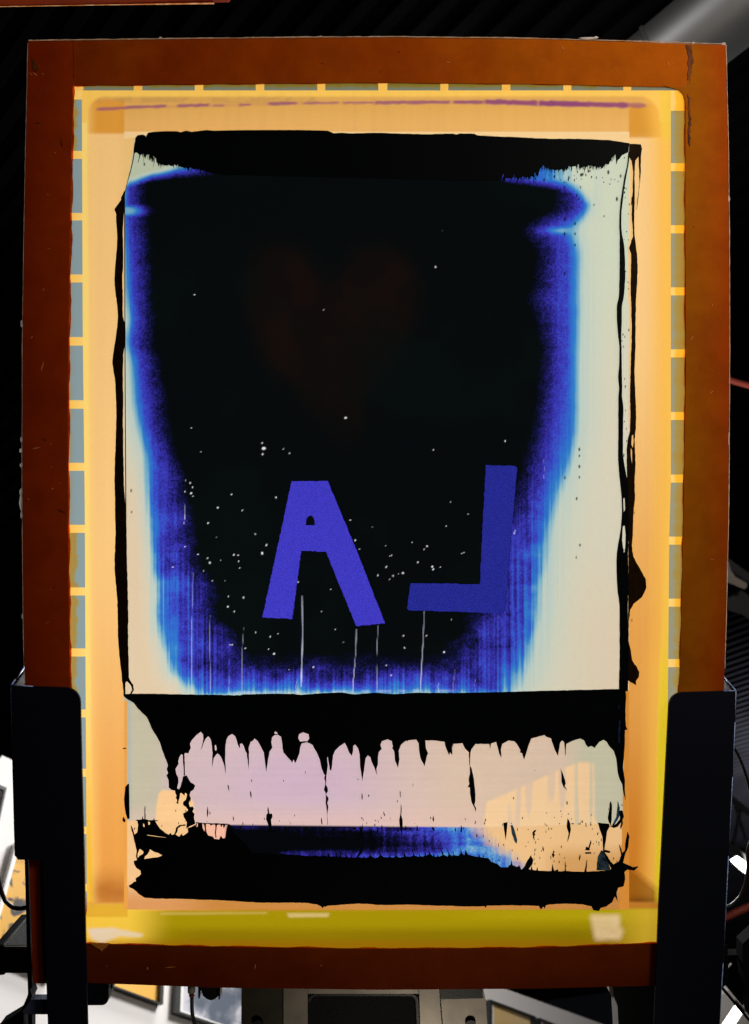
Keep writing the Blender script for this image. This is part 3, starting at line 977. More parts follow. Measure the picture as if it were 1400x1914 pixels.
def noise_print(name, a, b, scale, lo=.42, hi=.56, third=None, dist=0.0):
    m, nt, out = new_mat(name)
    bs = N(nt, 'BsdfPrincipled')
    bs.inputs['Roughness'].default_value = .5
    tc = N(nt, 'TexCoord')
    t = N(nt, 'TexNoise')
    t.inputs['Scale'].default_value = scale
    t.inputs['Detail'].default_value = 4
    t.inputs['Distortion'].default_value = dist
    nt.links.new(tc.outputs['Object'], t.inputs['Vector'])
    r = N(nt, 'ValToRGB')
    r.color_ramp.elements[0].position = lo
    r.color_ramp.elements[1].position = hi
    r.color_ramp.elements[0].color = a
    r.color_ramp.elements[1].color = b
    if third:
        e = r.color_ramp.elements.new(third[0])
        e.color = third[1]
    nt.links.new(t.outputs['Fac'], r.inputs['Fac'])
    nt.links.new(r.outputs['Color'], bs.inputs['Base Color'])
    nt.links.new(bs.outputs[0], out.inputs['Surface'])
    return m


def picture(label, pts, fr, mt_, frame_mat, print_mat, mat_mat=None):
    c = on_wall(sum(p[0] for p in pts) / 4, max(p[1] for p in pts), 0.0)
    t = thing('framed_picture', label, 'picture', loc=c, group='framed pictures on the white wall')
    wall_prism('frame', pts, 0.003, 0.03, frame_mat, t, hole=inset(pts, fr), origin=c)
    inner = inset(pts, fr - 1)
    if mt_ > 0:
        wall_prism('mount', inner, 0.004, 0.016, mat_mat or MT['mat_white'], t, hole=inset(pts, fr + mt_), origin=c)
        inner = inset(pts, fr + mt_ - 1)
    wall_prism('print', inner, 0.005, 0.012, print_mat, t, origin=c)
    return t


pm_gold = noise_print('gold_black_print', (0.012, 0.01, 0.008, 1), (0.62, 0.33, 0.03, 1), 26, .40, .47, dist=1.2)
pm_yellow = noise_print('plain_yellow_print', (0.78, 0.42, 0.06, 1), (0.82, 0.47, 0.08, 1), 3)
pm_grey = noise_print('grey_landscape_print', (0.09, 0.11, 0.15, 1), (0.55, 0.55, 0.6, 1), 12, .40, .60, third=(.5, (0.2, 0.22, 0.27, 1)))
pm_cream = noise_print('cream_yellow_print', (0.72, 0.5, 0.2, 1), (0.78, 0.58, 0.3, 1), 6)
pm_pale = noise_print('pale_grey_print', (0.7, 0.66, 0.58, 1), (0.62, 0.6, 0.55, 1), 5)
pm_white = noise_print('pale_print', (0.7, 0.7, 0.72, 1), (0.6, 0.61, 0.64, 1), 7)
picture('black framed pale picture at the far left edge of the photograph', [(-70, 1440), (13, 1472), (-24, 1640), (-110, 1600)], 7, 6, MT['frame_black'], pm_white)
picture('white framed gold and black patterned picture left of the left clamp', [(32, 1572), (150, 1618), (100, 1830), (-24, 1772)], 9, 5, MT['frame_white'], pm_gold)
picture('black framed plain yellow picture below the left end of the screen', [(165, 1778), (309, 1796), (305, 1878), (140, 1818)], 7, 0, MT['frame_black'], pm_yellow)
picture('black framed grey landscape picture behind the thin cable', [(333, 1806), (520, 1850), (515, 1954), (328, 1892)], 9, 5, MT['frame_black'], pm_grey)
picture('black framed cream picture right of the steel press head', [(917, 1868), (1002, 1900), (1004, 1990), (915, 1958)], 6, 4, MT['frame_black'], pm_cream)
picture('black framed pale grey picture, rightmost on the white wall', [(1008, 1902), (1100, 1938), (1102, 2030), (1008, 1994)], 6, 4, MT['frame_black'], pm_pale)

# white board at the lower right edge of the picture, behind the spotlight
wb = thing('white_board', 'white panel at the lower right edge behind the black spotlight', 'panel', loc=CAM + ray(1400, 1930) * 3.0)
def ray_prism(name, pts, t, thick, mat, parent, org, bev=0):
    """flat panel facing the camera side, at ray parameter t, with real thickness"""
    bm = bmesh.new()
    back = (M.to_3x3() @ Vector((0, 0, -1))) * thick
    f = [bm.verts.new(CAM + ray(*p) * t - org) for p in pts]
    b = [bm.verts.new(CAM + ray(*p) * t + back - org) for p in pts]
    n = len(pts)
    bm.faces.new(f); bm.faces.new(b[::-1])
    for i in range(n):
        bm.faces.new((f[(i + 1) % n], f[i], b[i], b[(i + 1) % n]))
    if bev: bevel(bm, bev, 2)
    return link_mesh(name, bm_mesh(bm, name), mat, parent)


o_ = wb.location.copy()
ray_prism('panel', [(1340, 1866), (1362, 1850), (1440, 1930), (1440, 1990), (1330, 1990)], 3.0, 0.04, MT['wall'], wb, o_, .004)

# ------------------------------------------------------------------ duct, pipe, beams under the ceiling
da = CAM + ray(1302, 66) * 2.17
duct = thing('air_duct', 'round galvanised air duct above the upper right corner of the screen', 'duct', loc=da)
tube('pipe', [da - rd * 1.6, da - rd * .5, da + rd * .5, da + rd * 1.6], 0.098, MT['duct'], duct, da, n=48)
ca = da - rd * 0.09
tube('joint_collar', [ca - rd * .004, ca + rd * .004], 0.1025, MT['duct'], duct, da, n=48)
cb = da - rd * 0.55
tube('joint_collar', [cb - rd * .02, cb + rd * .02], 0.104, MT['duct'], duct, da, n=48)

pa, pb = CAM + ray(1330, 701) * 3.0, CAM + ray(1470, 741) * 2.9
rp = thing('red_pipe', 'thin red pipe crossing the dark ceiling right of the frame', 'pipe', loc=pa)
tube('pipe', [pa - (pb - pa) * 3, pa, pb, pb + (pb - pa) * 3], 0.0095, MT['red'], rp, pa, n=14)
tube('coupling', [pa + (pb - pa) * .75, pa + (pb - pa) * .85], 0.0125, MT['red'], rp, pa, n=14)
pc, pd = CAM + ray(1340, 1722) * 3.6, CAM + ray(1450, 1672) * 3.6
rp2 = thing('red_pipe', 'dull red pipe behind the right clamp near the spotlight', 'pipe', loc=pc)
tube('pipe', [pc - (pd - pc), pc, pd, pd + (pd - pc)], 0.014, MT['red'], rp2, pc, n=14)
tube('coupling', [pc + (pd - pc) * .8, pc + (pd - pc) * .9], 0.018, MT['red'], rp2, pc, n=14)

# steel beam with pale plate
b0 = CAM + ray(1352, 1150) * 3.4
bmn = thing('ceiling_bracket', 'grey steel plate and white clip under the ceiling right of the frame', 'bracket', loc=b0)
MT['grey_plate'] = principled('grey_plate', (0.09, 0.09, 0.10, 1), .5)
ray_prism('plate', [(1345, 1128), (1388, 1104), (1430, 1140), (1430, 1185), (1392, 1150), (1345, 1136)], 3.4, .02, MT['grey_plate'], bmn, b0, .002)
ray_prism('clip', [(1352, 1046), (1362, 1050), (1366, 1066), (1374, 1078), (1396, 1090), (1396, 1098), (1392, 1101), (1366, 1090), (1352, 1086)], 3.3, .03, MT['white_paint'], bmn, b0, .004)
ray_prism('joist', [(1350, 1036), (1362, 1044), (1440, 1100), (1440, 1112), (1350, 1056)], 3.5, .05, MT['grey_plate'], bmn, b0, .002)
b1 = CAM + ray(1365, 1490) * 4.6
jst = thing('steel_joist', 'dark steel joist under the corrugated ceiling right of the clamp', 'joist', loc=b1)
ray_prism('top_chord', [(1340, 1462), (1368, 1486), (1460, 1560), (1460, 1574), (1364, 1498), (1340, 1480)], 4.6, .06, MT['grey_plate'], jst, b1, .003)
ray_prism('web_bar', [(1372, 1500), (1376, 1500), (1398, 1570), (1394, 1572)], 4.62, .02, MT['grey_plate'], jst, b1)
ray_prism('web_bar', [(1384, 1512), (1388, 1512), (1372, 1590), (1368, 1590)], 4.62, .02, MT['grey_plate'], jst, b1)
ray_prism('lower_chord', [(1340, 1572), (1440, 1598), (1440, 1612), (1340, 1588)], 4.6, .06, MT['grey_plate'], jst, b1, .003)

# ceiling lamp and spotlight at the right edge
lp = CAM + ray(1392, 1622) * 3.2
cl = thing('ceiling_lamp', 'lit lamp with bright white shade at the right edge beside the clamp', 'lamp', loc=lp)
ray_prism('lit_shade', [(1371, 1614), (1384, 1606), (1402, 1618), (1412, 1640), (1398, 1636), (1384, 1626)], 3.2, .03, MT['lamp_glow'], cl, lp, .003)
ray_prism('housing', [(1392, 1596), (1430, 1590), (1430, 1640), (1414, 1640), (1402, 1616)], 3.18, .05, MT['black_plastic'], cl, lp, .004)

sp0 = P(1395, 1840, -0.10)
spot = thing('spotlight', 'black spotlight with tan reflector flap at the lower right edge', 'spotlight', local=sp0)
prism_px('body', [(1388, 1764), (1412, 1742), (1470, 1742), (1470, 1904), (1404, 1904), (1394, 1850), (1388, 1800)], -.118, -.10, MT['matte_black'], spot, .004)
prism_px('yoke', [(1349, 1760), (1360, 1770), (1362, 1838), (1350, 1846)], -.15, -.11, MT['matte_black'], spot, .003)
prism_px('arm', [(1352, 1786), (1406, 1784), (1406, 1790), (1352, 1791)], -.13, -.115, MT['matte_black'], spot, .002)
prism_px('reflector_flap', [(1358, 1814), (1368, 1802), (1392, 1838), (1398, 1862), (1388, 1880), (1356, 1842)], -.128, -.124, MT['tan'], spot, .001)
prism_px('flap', [(1346, 1838), (1398, 1900), (1410, 1916), (1400, 1910), (1346, 1846)], -.118, -.114, MT['matte_black'], spot, .001)
lt0 = CAM + ray(1376, 1905) * 2.8
lt = thing('tube_lamp', 'lit white tube lamp at the bottom right corner', 'lamp', loc=lt0)
ray_prism('tube', [(1380, 1884), (1388, 1893), (1360, 1935), (1346, 1935)], 2.8, .02, MT['lamp_glow'], lt, lt0, .004)
ray_prism('end_cap', [(1383, 1878), (1394, 1890), (1388, 1896), (1378, 1885)], 2.79, .03, MT['black_plastic'], lt, lt0, .003)

# cables at the right and left edges
def cable(label, pts, w, r):
    p0 = P(*pts[0], w)
    t = thing('cable', label, 'cable', local=p0)
    q = spline(pts, 6, closed=False)
    tube('sheath', [P(x, y, w) for x, y in q], r, MT['cable'], t, p0, n=10)
    e = [P(*pts[0], w), P(*q[1], w)]
    tube('end_sleeve', e, r * 1.25, MT['cable'], t, p0, n=10)
    return t


cable('thick black cable looping at the right edge above the spotlight', [(1350, 1698), (1368, 1692), (1384, 1676), (1394, 1652), (1399, 1620), (1398, 1590), (1410, 1560)], -.12, .0026)
cable('thin black cable arching out of the right clamp top', [(1366, 1390), (1378, 1408), (1390, 1436), (1400, 1470), (1408, 1520)], -.08, .0018)
cable('black cable looping left of the left clamp', [(54, 1694), (40, 1698), (24, 1696), (10, 1684), (2, 1664), (-4, 1640), (-12, 1600)], -.1, .0026)

# second screen's rail at the very top left
r2 = thing('stored_screen_rail', 'edge of another amber screen frame at the very top left', 'frame', local=P(180, 4, -.06))
prism_px('rail', [(-40, -90), (460, -90), (420, -24), (200, -20), (-40, -16)], -.09, -.06, MT['rail_left'], r2, .0015)
prism_px('fabric_edge', [(-40, 12), (200, 7.5), (400, 5), (400, 7.5), (200, 9.5), (-40, 13.5)], -.0905, -.09, MT['fringe'], r2)

# ------------------------------------------------------------------ the printing screen
scr = thing('printing_screen', 'amber framed printing screen smeared with black and blue ink', 'screen', local=Vector((0, -0.53, 0)))
SO = origin_of(scr)


def shift(o):
    """parts made in screen-local coordinates -> relative to the root"""
    o.data.transform(Matrix.Translation(-SO))
    return o


# rails (outer outline bows slightly, as the frame does)
HOST = {}
SHEETS = ('letter', 'letter2', 'purple', 'fringe', 'chip', 'smear', 'rail_glow')
WF, WB = 0.0012, -0.036
LO = [(53, 77), (48, 300), (43, 600), (42, 900), (44, 1150), (47, 1290), (54, 1600), (62, 1838)]
LI = [(136, 76.4), (136, 160), (131, 400), (127, 700), (127, 1000), (130, 1250), (142, 1500), (158, 1768), (160, 1838)]
RO = [(1356, 84), (1361, 300), (1363, 600), (1361, 950), (1354, 1250), (1346, 1600), (1337, 1842)]
RI = [(1291, 82), (1290, 150), (1281.5, 164.5), (1281, 400), (1282, 700), (1277, 1000), (1271, 1250), (1258, 1500), (1240, 1768), (1236, 1842)]
prism_px('rail', LO + LI[::-1], WB, WF, MT['rail_left'], scr, .0007)
prism_px('rail', RO[::-1] + RI, WB, WF, MT['rail_right'], scr, .0007)
prism_px('rail', [(137.2, 76), (400, 72.5), (700, 70), (1000, 73), (1289.8, 82), (1288.8, 149), (1280.3, 163.5), (1000, 157), (700, 154.5), (400, 157), (137.2, 160)], WB, WF, MT['rail_top'], scr, .0007)
prism_px('rail', [(161, 1764), (400, 1770), (700, 1774), (1000, 1772), (1238.5, 1763), (1235, 1842), (1000, 1848), (700, 1850), (400, 1846), (161.2, 1837)], WB, WF, MT['rail_bottom'], scr, .0007)
# resin fillet in the upper right inner corner
prism_px('corner_fillet', [(1240, 160), (1281.5, 163), (1282, 205), (1280, 186), (1276, 175), (1268, 167.5), (1256, 164.6)], -.002, WF + .0004, MT['rail_right'], scr)
# dirt and resin on the rails
for nm, pts in (('resin_run', [(1282, 84), (1294, 86), (1296, 118), (1290, 148), (1285, 150), (1287, 110)]),
                ('resin_run', [(1286, 176), (1290, 182), (1292, 230), (1289, 274), (1287, 262), (1288, 215)]),
                ('resin_run', [(58, 108), (63, 112), (70, 122), (72, 132), (66, 134), (60, 126)])):
    film_shape(nm, [rough(pts, 1.6, 4)], MT['resin_dark'], scr, WF + .0001, .0003)


for i in range(46):
    k = RNG.choice((0, 0, 1, 2, 3))
    if k == 0: x, y = RNG.uniform(52, 122), RNG.uniform(90, 1240)
    elif k == 1: x, y = RNG.uniform(140, 1280), RNG.uniform(84, 148)
    elif k == 2: x, y = RNG.uniform(1292, 1350), RNG.uniform(100, 1260)
    else: x, y = RNG.uniform(180, 1220), RNG.uniform(1782, 1836)
    a, ln, wd = RNG.uniform(0, 6.28), RNG.uniform(1.2, 5) * (2 if RNG.random() < .15 else 1), RNG.uniform(.5, 1.3)
    ca_, sa_ = math.cos(a), math.sin(a)
    pts = [(x + ca_ * u_ - sa_ * v_, y + sa_ * u_ + ca_ * v_) for u_, v_ in ((-ln, 0), (-ln * .3, -wd), (ln * .5, -wd * .7), (ln, 0), (ln * .4, wd), (-ln * .5, wd * .6))]
    film_shape('resin_run', [pts], MT['fleck' if RNG.random() < .6 else 'resin_dark'], scr, WF + .0001, .00015)


def ink(name, polys, mat='ink', w=0.0003, thick=0.0008, bev=0.0, label=None):
    o = shift(film_shape(name, polys, MT[mat], scr, w, thick, bev, label, flat=mat in SHEETS))
    if name in HOST: o.parent = HOST[name]
    return o


for o in [c for c in scr.children if c.name.startswith('resin_run')]:
    shift(o)

# trimmed fabric round the outer edge of the frame
def fringe(path, out, n_gap):
    q = spline(path, 30, closed=False)
    a, b = [], []
    for i, (x, y) in enumerate(q):
        k = max(0.3, 1.9 + 0.5 * math.sin(i * .31) * RNG.random() + RNG.uniform(-.4, .5)) * n_gap
        a.append((x, y))
        b.append((x + out[0] * k, y + out[1] * k))
    return a + b[::-1]


ink('fabric_edge', [fringe([(53, 76.5), (400, 72), (700, 69.5), (1000, 72.5), (1356, 83)], (0, -1), 1.0)], 'fringe', -.002, .0006, .0001)
ink('fabric_edge', [fringe([(1356.5, 84), (1361.5, 300), (1363.5, 600), (1361.5, 950), (1354.5, 1250)], (1, 0), .7)], 'fringe', -.002, .0006, .0001)
ink('fabric_edge', [fringe([(52.5, 80), (47.5, 300), (42.5, 600), (41.5, 900), (43.5, 1150), (46, 1280)], (-1, 0), .5)], 'fringe', -.002, .0006, .0001)
for x, y, sx, sy in [(41, 604, 3, 9), (40, 822, 3, 6), (39, 842, 4, 5), (40, 869, 3.4, 6), (40, 918, 3.6, 10), (40, 940, 4, 18), (40, 962, 3, 8), (42, 1152, 2.4, 6), (1100, 71, 18, 2.6), (1114, 70, 6, 3), (1296, 80, 3, 2.4),
                     (1363, 372, 2.2, 9), (1362, 820, 2, 12), (300, 70, 4, 1.6), (600, 68, 4, 1.4), (474, 70, 3, 1.6), (1352, 82, 5, 3)]:
    pts = [(x + sx * math.cos(a) * RNG.uniform(.5, 1.1), y + sy * math.sin(a) * RNG.uniform(.5, 1.1)) for a in [i * .785 for i in range(8)]]
    ink('frayed_thread', [pts], 'chip', -.0014, .0008, .0001)

# the coated fabric, with the stencil opening left free for the ink skin
xs_mid = np.linspace(INK[0], INK[1], 60)
ya = np.concatenate([np.linspace(169, INK[2], 40)[:-1], np.linspace(INK[2], INK[3], 520)[:-1], np.linspace(INK[3], 1773, 50)])
rows = []
for y in ya:
    xl = np.interp(y, [169, 600, 960, 1380, 1700, 1773], [153, 154.5, 158.5, 160.5, 162.5, 152])
    xr = np.interp(y, [169, 900, 1000, 1247, 1500, 1773], [1254, 1254, 1251, 1249, 1246, 1250])
    rows.append(np.concatenate([np.linspace(xl, INK[0], 40)[:-1], np.linspace(INK[0], INK[1], 360)[:-1], np.linspace(INK[1], xr, 40)]))
X = np.array(rows)
Y = np.repeat(ya[:, None], X.shape[1], 1)
fab = grid_sheet('coated_fabric', X, Y, film_field, MT['film'], scr, 0.0,
                 drop=lambda x, y: (x > INK[0]) & (x < INK[1]) & (y > INK[2]) & (y < INK[3]))
shift(fab)

# glow along the rails painted as amber strips, plus one resin tongue
MT['resin_tongue'] = principled('amber_resin_tongue', (0.62, 0.2, 0.02, 1), .4)
MT['rail_glow'] = film_material('amber_rail_glow', L4(225, 96, 16), L4(170, 52, 6), 50)


def glow_strip(path, out, wid):
    q = spline(path, 24, closed=False)
    b = [(x_ + out[0] * wid * (1 + .2 * math.sin(i_ * .7) + RNG.uniform(-.15, .15)), y_ + out[1] * wid * (1 + .2 * math.sin(i_ * .7) + RNG.uniform(-.15, .15))) for i_, (x_, y_) in enumerate(q)]
    return q + b[::-1]


ink('glow_and_resin', [glow_strip([(134, 160), (130, 400), (125.5, 700), (125.5, 1000), (128.5, 1250), (140, 1500), (156, 1768)], (1, 0), 5)], 'rail_glow', .0004, .0001)
ink('glow_and_resin', [glow_strip([(1283, 170), (1283, 400), (1283.5, 700), (1279, 1000), (1273, 1250), (1260, 1500)], (-1, 0), 4)], 'rail_glow', .0004, .0001)
ink('glow_and_resin', [glow_strip([(160, 1766), (400, 1772), (700, 1776), (1000, 1774), (1238, 1765)], (0, -1), 4.5)], 'rail_glow', .0004, .0001)
ink('glow_and_resin', [glow_strip([(137, 158), (400, 155), (700, 152.5), (1000, 155), (1278, 161)], (0, 1), 3.5)], 'rail_glow', .0004, .0001)

ink('glow_and_resin', [rough([(166, 1762), (206, 1763), (200, 1769), (193, 1775), (190, 1779), (186, 1774), (178, 1770)], .5, 3)], 'resin_tongue', .0014, .0004)

# letters of the stencil (seen from behind, so mirrored)
A_OUT = [(545, 899), (613, 899), (668, 1032), (720, 1165), (665.5, 1170.5), (637, 1100), (609, 1031), (563, 1030), (555, 1092), (546.5, 1157), (490, 1154.5), (517, 1030)]
A_HOLE = [(571.5, 981), (573, 970), (577, 964.5), (581, 963.5), (585, 966), (587.5, 972), (588.5, 981)]
L_OUT = [(908, 869), (962, 870.5), (966.5, 874), (966, 884), (955, 1010), (944, 1140), (940, 1146), (930, 1147), (840, 1143), (764, 1141), (760.5, 1137), (767, 1089.5), (830, 1090.5), (897, 1092), (902, 980)]


def letter_drop(x, y):
    return (in_poly(x, y, A_OUT) & ~in_poly(x, y, A_HOLE)) | in_poly(x, y, L_OUT)


nx, ny = 592, 912
X, Y = np.meshgrid(np.linspace(INK[0], INK[1], nx), np.linspace(INK[2], INK[3], ny))
skin = shift(grid_sheet('ink_skin', X, Y, ink_field, MT['film'], scr, 0.0, drop=letter_drop))
for k_ in ('stencil_letter', 'ink_drip', 'ink_smear', 'ink_thread'): HOST[k_] = skin
skin['label'] = 'thin ink skin fading from black through blue to cream'


def letter(label, polys, mat):
    return ink('stencil_letter', polys, mat, 0.00005, 0.00012, 0.00001, label)


letter('blue letter A of the stencil', [rough(A_OUT, .8, 5), rough(A_HOLE, .3, 4)], 'letter')
letter('dark blue mirrored letter L of the stencil', [rough(L_OUT, .8, 5)], 'letter2')

# bare cells and emulsion bars round the coated fabric
lb = [(186, 282), (297, 398), (412, 513), (528, 630), (646, 748), (764, 865), (880, 981), (996, 1098), (1113, 1212), (1227, 1326), (1341, 1437), (1452, 1545), (1559, 1652), (1666, 1716)]
def lx(y): return float(np.interp(y, [169, 600, 960, 1380, 1700, 1773], [153, 154.5, 158.5, 160.5, 162.5, 152]))
def rx(y): return float(np.interp(y, [169, 900, 1000, 1247, 1500, 1773], [1254, 1254, 1251, 1249, 1246, 1250]))


def quad(name, pts, mat, w=0.0):
    bm = bmesh.new()
    bm.faces.new([bm.verts.new(P(x, y, w) - SO) for x, y in pts])
    o = link_mesh(name, bm_mesh(bm, name), MT[mat], fab)
    if o.data.polygons[0].normal.z < 0:
        o.data.flip_normals()
    return o


def side_row(cells, xo, edge, mats, y_end, bar):
    y = 169
    for i, (a, b) in enumerate(cells):
        quad('emulsion_bar', [(xo, y), (edge(y), y), (edge(a), a), (xo, a)], bar)
        m = mats[i % len(mats)]
        quad('bare_cell', [(xo, a), (edge(a), a), (edge(b), b), (xo, b)], m)
        y = b
    quad('emulsion_bar', [(xo, y), (edge(y), y), (edge(y_end), y_end), (xo, y_end)], bar)


side_row(lb, 118, lx, ['cell_left_stain', 'cell_left', 'cell_left', 'cell_left', 'cell_left', 'cell_left', 'cell_left', 'cell_left_stain', 'cell_left_stain', 'cell_left_stain', 'cell_left'], 1773, 'bar_left')
rb = [(207, 305), (320, 421), (436, 537), (552, 653), (668, 770), (785, 887), (902, 1003), (1018, 1119), (1134, 1232), (1247, 1345), (1360, 1458)]
side_row(rb, 1292, rx, ['cell_right'], 1773, 'bar_right')
tb = [(156, 250), (266, 364), (380, 478), (494, 593), (608, 707), (724, 823), (838, 938), (954, 1053), (1068, 1165), (1180, 1277)]
x = 118
for a, b in tb:
    quad('emulsion_bar', [(x, 145), (a, 145), (a, 169), (x, 169)], 'bar')
    quad('bare_cell', [(a, 145), (b, 145), (b, 169), (a, 169)], 'cell_top')
    x = b
quad('emulsion_bar', [(x, 145), (1292, 145), (1292, 169), (x, 169)], 'bar')

# ---------------- thick black ink
Z1 = lambda X, Y: (220 + X / 4.375, 1280 + Y / 4.375)
Z2 = lambda X, Y: (530 + X / 4.375, 1280 + Y / 4.375)
Z3 = lambda X, Y: (840 + X / 3.889, 1280 + Y / 3.889)
Z4 = lambda X, Y: (220 + X / 4.375, 1480 + Y / 4.375)
Z5 = lambda X, Y: (530 + X / 4.375, 1480 + Y / 4.375)
Z6 = lambda X, Y: (840 + X / 3.684, 1480 + Y / 3.684)
Z7 = lambda X, Y: (200 + X / 5, 230 + Y / 5)
Z8 = lambda X, Y: (900 + X / 4.375, 230 + Y / 4.375)


def zz(f, pts): return [f(a, b) for a, b in pts]


band_low = zz(Z1, [(45, 78), (50, 95), (80, 120), (130, 148), (165, 195), (235, 260), (285, 370), (345, 470), (365, 540), (405, 640), (410, 662), (400, 690), (412, 720), (399, 742), (415, 780), (418, 840), (440, 860), (470, 864), (482, 852),
                   (495, 800), (494, 762), (478, 735), (470, 690), (497, 650), (492, 630), (502, 596), (520, 566), (533, 576), (535, 640), (541, 742), (549, 742), (547, 640), (543, 570), (552, 556), (578, 560), (596, 520), (590, 480), (606, 452), (640, 415), (680, 385), (697, 405), (701, 440), (690, 490), (679, 535), (700, 482), (720, 440), (740, 420), (757, 440), (770, 490), (775, 560), (773, 620), (772, 670),
                   (785, 600), (815, 560), (835, 575), (850, 600), (868, 650), (883, 725), (877, 600), (880, 520), (888, 450), (905, 420), (935, 402), (960, 420), (975, 460), (985, 495), (1000, 520), (998, 485), (1015, 478), (1030, 500), (1045, 545), (1055, 560), (1063, 620), (1070, 690), (1072, 600),
                   (1072, 510), (1090, 460), (1096, 466), (1120, 440), (1145, 460), (1175, 515), (1195, 555), (1205, 640), (1215, 712), (1228, 620), (1240, 550), (1264, 515), (1255, 470), (1262, 430), (1285, 410), (1310, 408), (1337, 425), (1345, 480), (1350, 530)])
band_low += zz(Z2, [(0, 555), (30, 590), (60, 620), (72, 637), (82, 610), (95, 642), (110, 610), (130, 560), (138, 505), (150, 478), (190, 470), (235, 490), (270, 550), (295, 610), (310, 680), (330, 730), (338, 738), (352, 738), (362, 660), (355, 600), (362, 587), (370, 640), (378, 695), (390, 702), (398, 650), (405, 580), (420, 540), (460, 500), (500, 475),
                    (515, 500), (535, 550), (560, 582), (568, 540), (570, 500), (585, 487), (610, 520), (622, 570), (625, 650), (645, 792), (660, 680), (672, 600), (690, 575), (698, 586), (710, 590), (720, 630), (745, 680), (765, 742), (758, 690), (772, 650), (772, 590), (780, 550), (802, 525), (792, 490), (805, 460), (850, 445), (885, 460), (895, 510), (888, 516), (905, 545),
                    (912, 620), (935, 678), (948, 610), (942, 540), (960, 490), (1005, 455), (1010, 466), (1020, 454), (1085, 447), (1105, 480), (1112, 560), (1120, 600), (1155, 667), (1172, 585), (1182, 560), (1165, 520), (1160, 455), (1230, 455), (1315, 465), (1330, 520), (1355, 577), (1362, 552), (1375, 572), (1380, 490), (1395, 475)])
band_low += zz(Z3, [(12, 484), (20, 512), (22, 430), (95, 425), (115, 465), (142, 492), (146, 585), (151, 585), (153, 495), (160, 470), (190, 430), (290, 430), (296, 466), (302, 428), (340, 415), (350, 450), (362, 500), (378, 532), (375, 470), (385, 430), (430, 405), (470, 410), (490, 430), (518, 478), (514, 492), (530, 498), (543, 544), (560, 495), (575, 440), (595, 390), (690, 365),
                    (705, 378), (740, 390), (752, 430), (765, 470), (790, 517), (800, 460), (805, 420), (820, 405), (835, 420), (845, 517), (850, 430), (900, 405), (950, 390), (980, 405), (995, 440), (1010, 457), (1018, 448), (1035, 445), (1055, 460), (1070, 440), (1090, 415), (1120, 400), (1145, 415), (1165, 450), (1195, 480), (1215, 540), (1225, 640), (1240, 690), (1258, 730), (1265, 780),
                    (1280, 838), (1275, 760), (1276, 700), (1262, 600), (1275, 450), (1277, 328), (1296, 326), (1283, 300), (1280, 200), (1285, 100), (1282, 20), (1250, 30)])
band_up = [(1161, 1288), (1080, 1290), (1000, 1292), (920, 1294), (850, 1295.5), (780, 1295), (740, 1297.5), (700, 1295), (662, 1298), (640, 1294.5), (600, 1296), (562, 1299), (548, 1297), (500, 1297), (455, 1298), (448, 1300), (400, 1299), (330, 1298), (280, 1297), (246, 1297)]
hole1 = zz(Z2, [(120, 440), (125, 405), (160, 388), (205, 405), (210, 440), (195, 463), (135, 466)])
hole2 = zz(Z1, [(1282, 402), (1280, 388), (1292, 382), (1308, 394), (1306, 405)])
hole3 = zz(Z1, [(792, 530), (792, 498), (800, 490), (808, 505), (810, 530), (802, 543)])
ink('ink_band', [rough(band_low + band_up, .35, 5), rough(hole1, .3, 4), hole2, hole3], 'ink', .0003, .0011, .0003, 'black ink band with drips hanging from its lower edge')

# first pull band at the top
up_edge = [(252.5, 264), (253, 258), (257, 253), (266, 251.6), (271, 253), (272.5, 256.5), (274, 252), (277, 249), (284, 247.6), (308, 246.4), (330, 246.4), (338, 248), (348, 245.6), (358, 247.6), (386, 244.4), (400, 245.6), (450, 244.6), (500, 244.4), (560, 244.4), (612, 245.6), (621, 249),
           (640, 248), (660, 249.4), (700, 248.2), (760, 250), (800, 251), (846, 249.6), (853, 251.4), (860, 249.4), (887, 250), (892, 253), (930, 255), (970, 256.6), (1000, 258.4), (1040, 259.4), (1080, 259.4), (1110, 260.4), (1140, 262), (1160, 265), (1177, 267.6)]
lo_right = zz(Z8, [(1208, 180), (1202, 236), (1150, 262), (1130, 290), (1115, 300), (1105, 337), (1096, 255), (1062, 290), (1042, 334), (1012, 333), (998, 358), (985, 372), (970, 350), (955, 362), (930, 352), (920, 358), (905, 348), (884, 340), (868, 352), (850, 362), (838, 352), (820, 366), (805, 352), (790, 334), (772, 352), (750, 352), (735, 360),
                   (714, 348), (700, 384), (685, 370), (672, 384), (655, 376), (632, 388), (618, 378), (600, 388), (580, 374), (560, 380), (546, 366), (530, 368), (506, 344), (482, 372), (470, 402), (462, 440), (446, 420), (436, 398), (430, 440), (404, 432), (396, 452), (380, 438), (356, 446), (340, 434), (318, 446), (296, 450), (272, 440), (268, 418), (262, 444), (240, 450), (210, 448), (186, 452), (178, 410), (168, 448), (148, 462), (60, 470), (0, 470)])
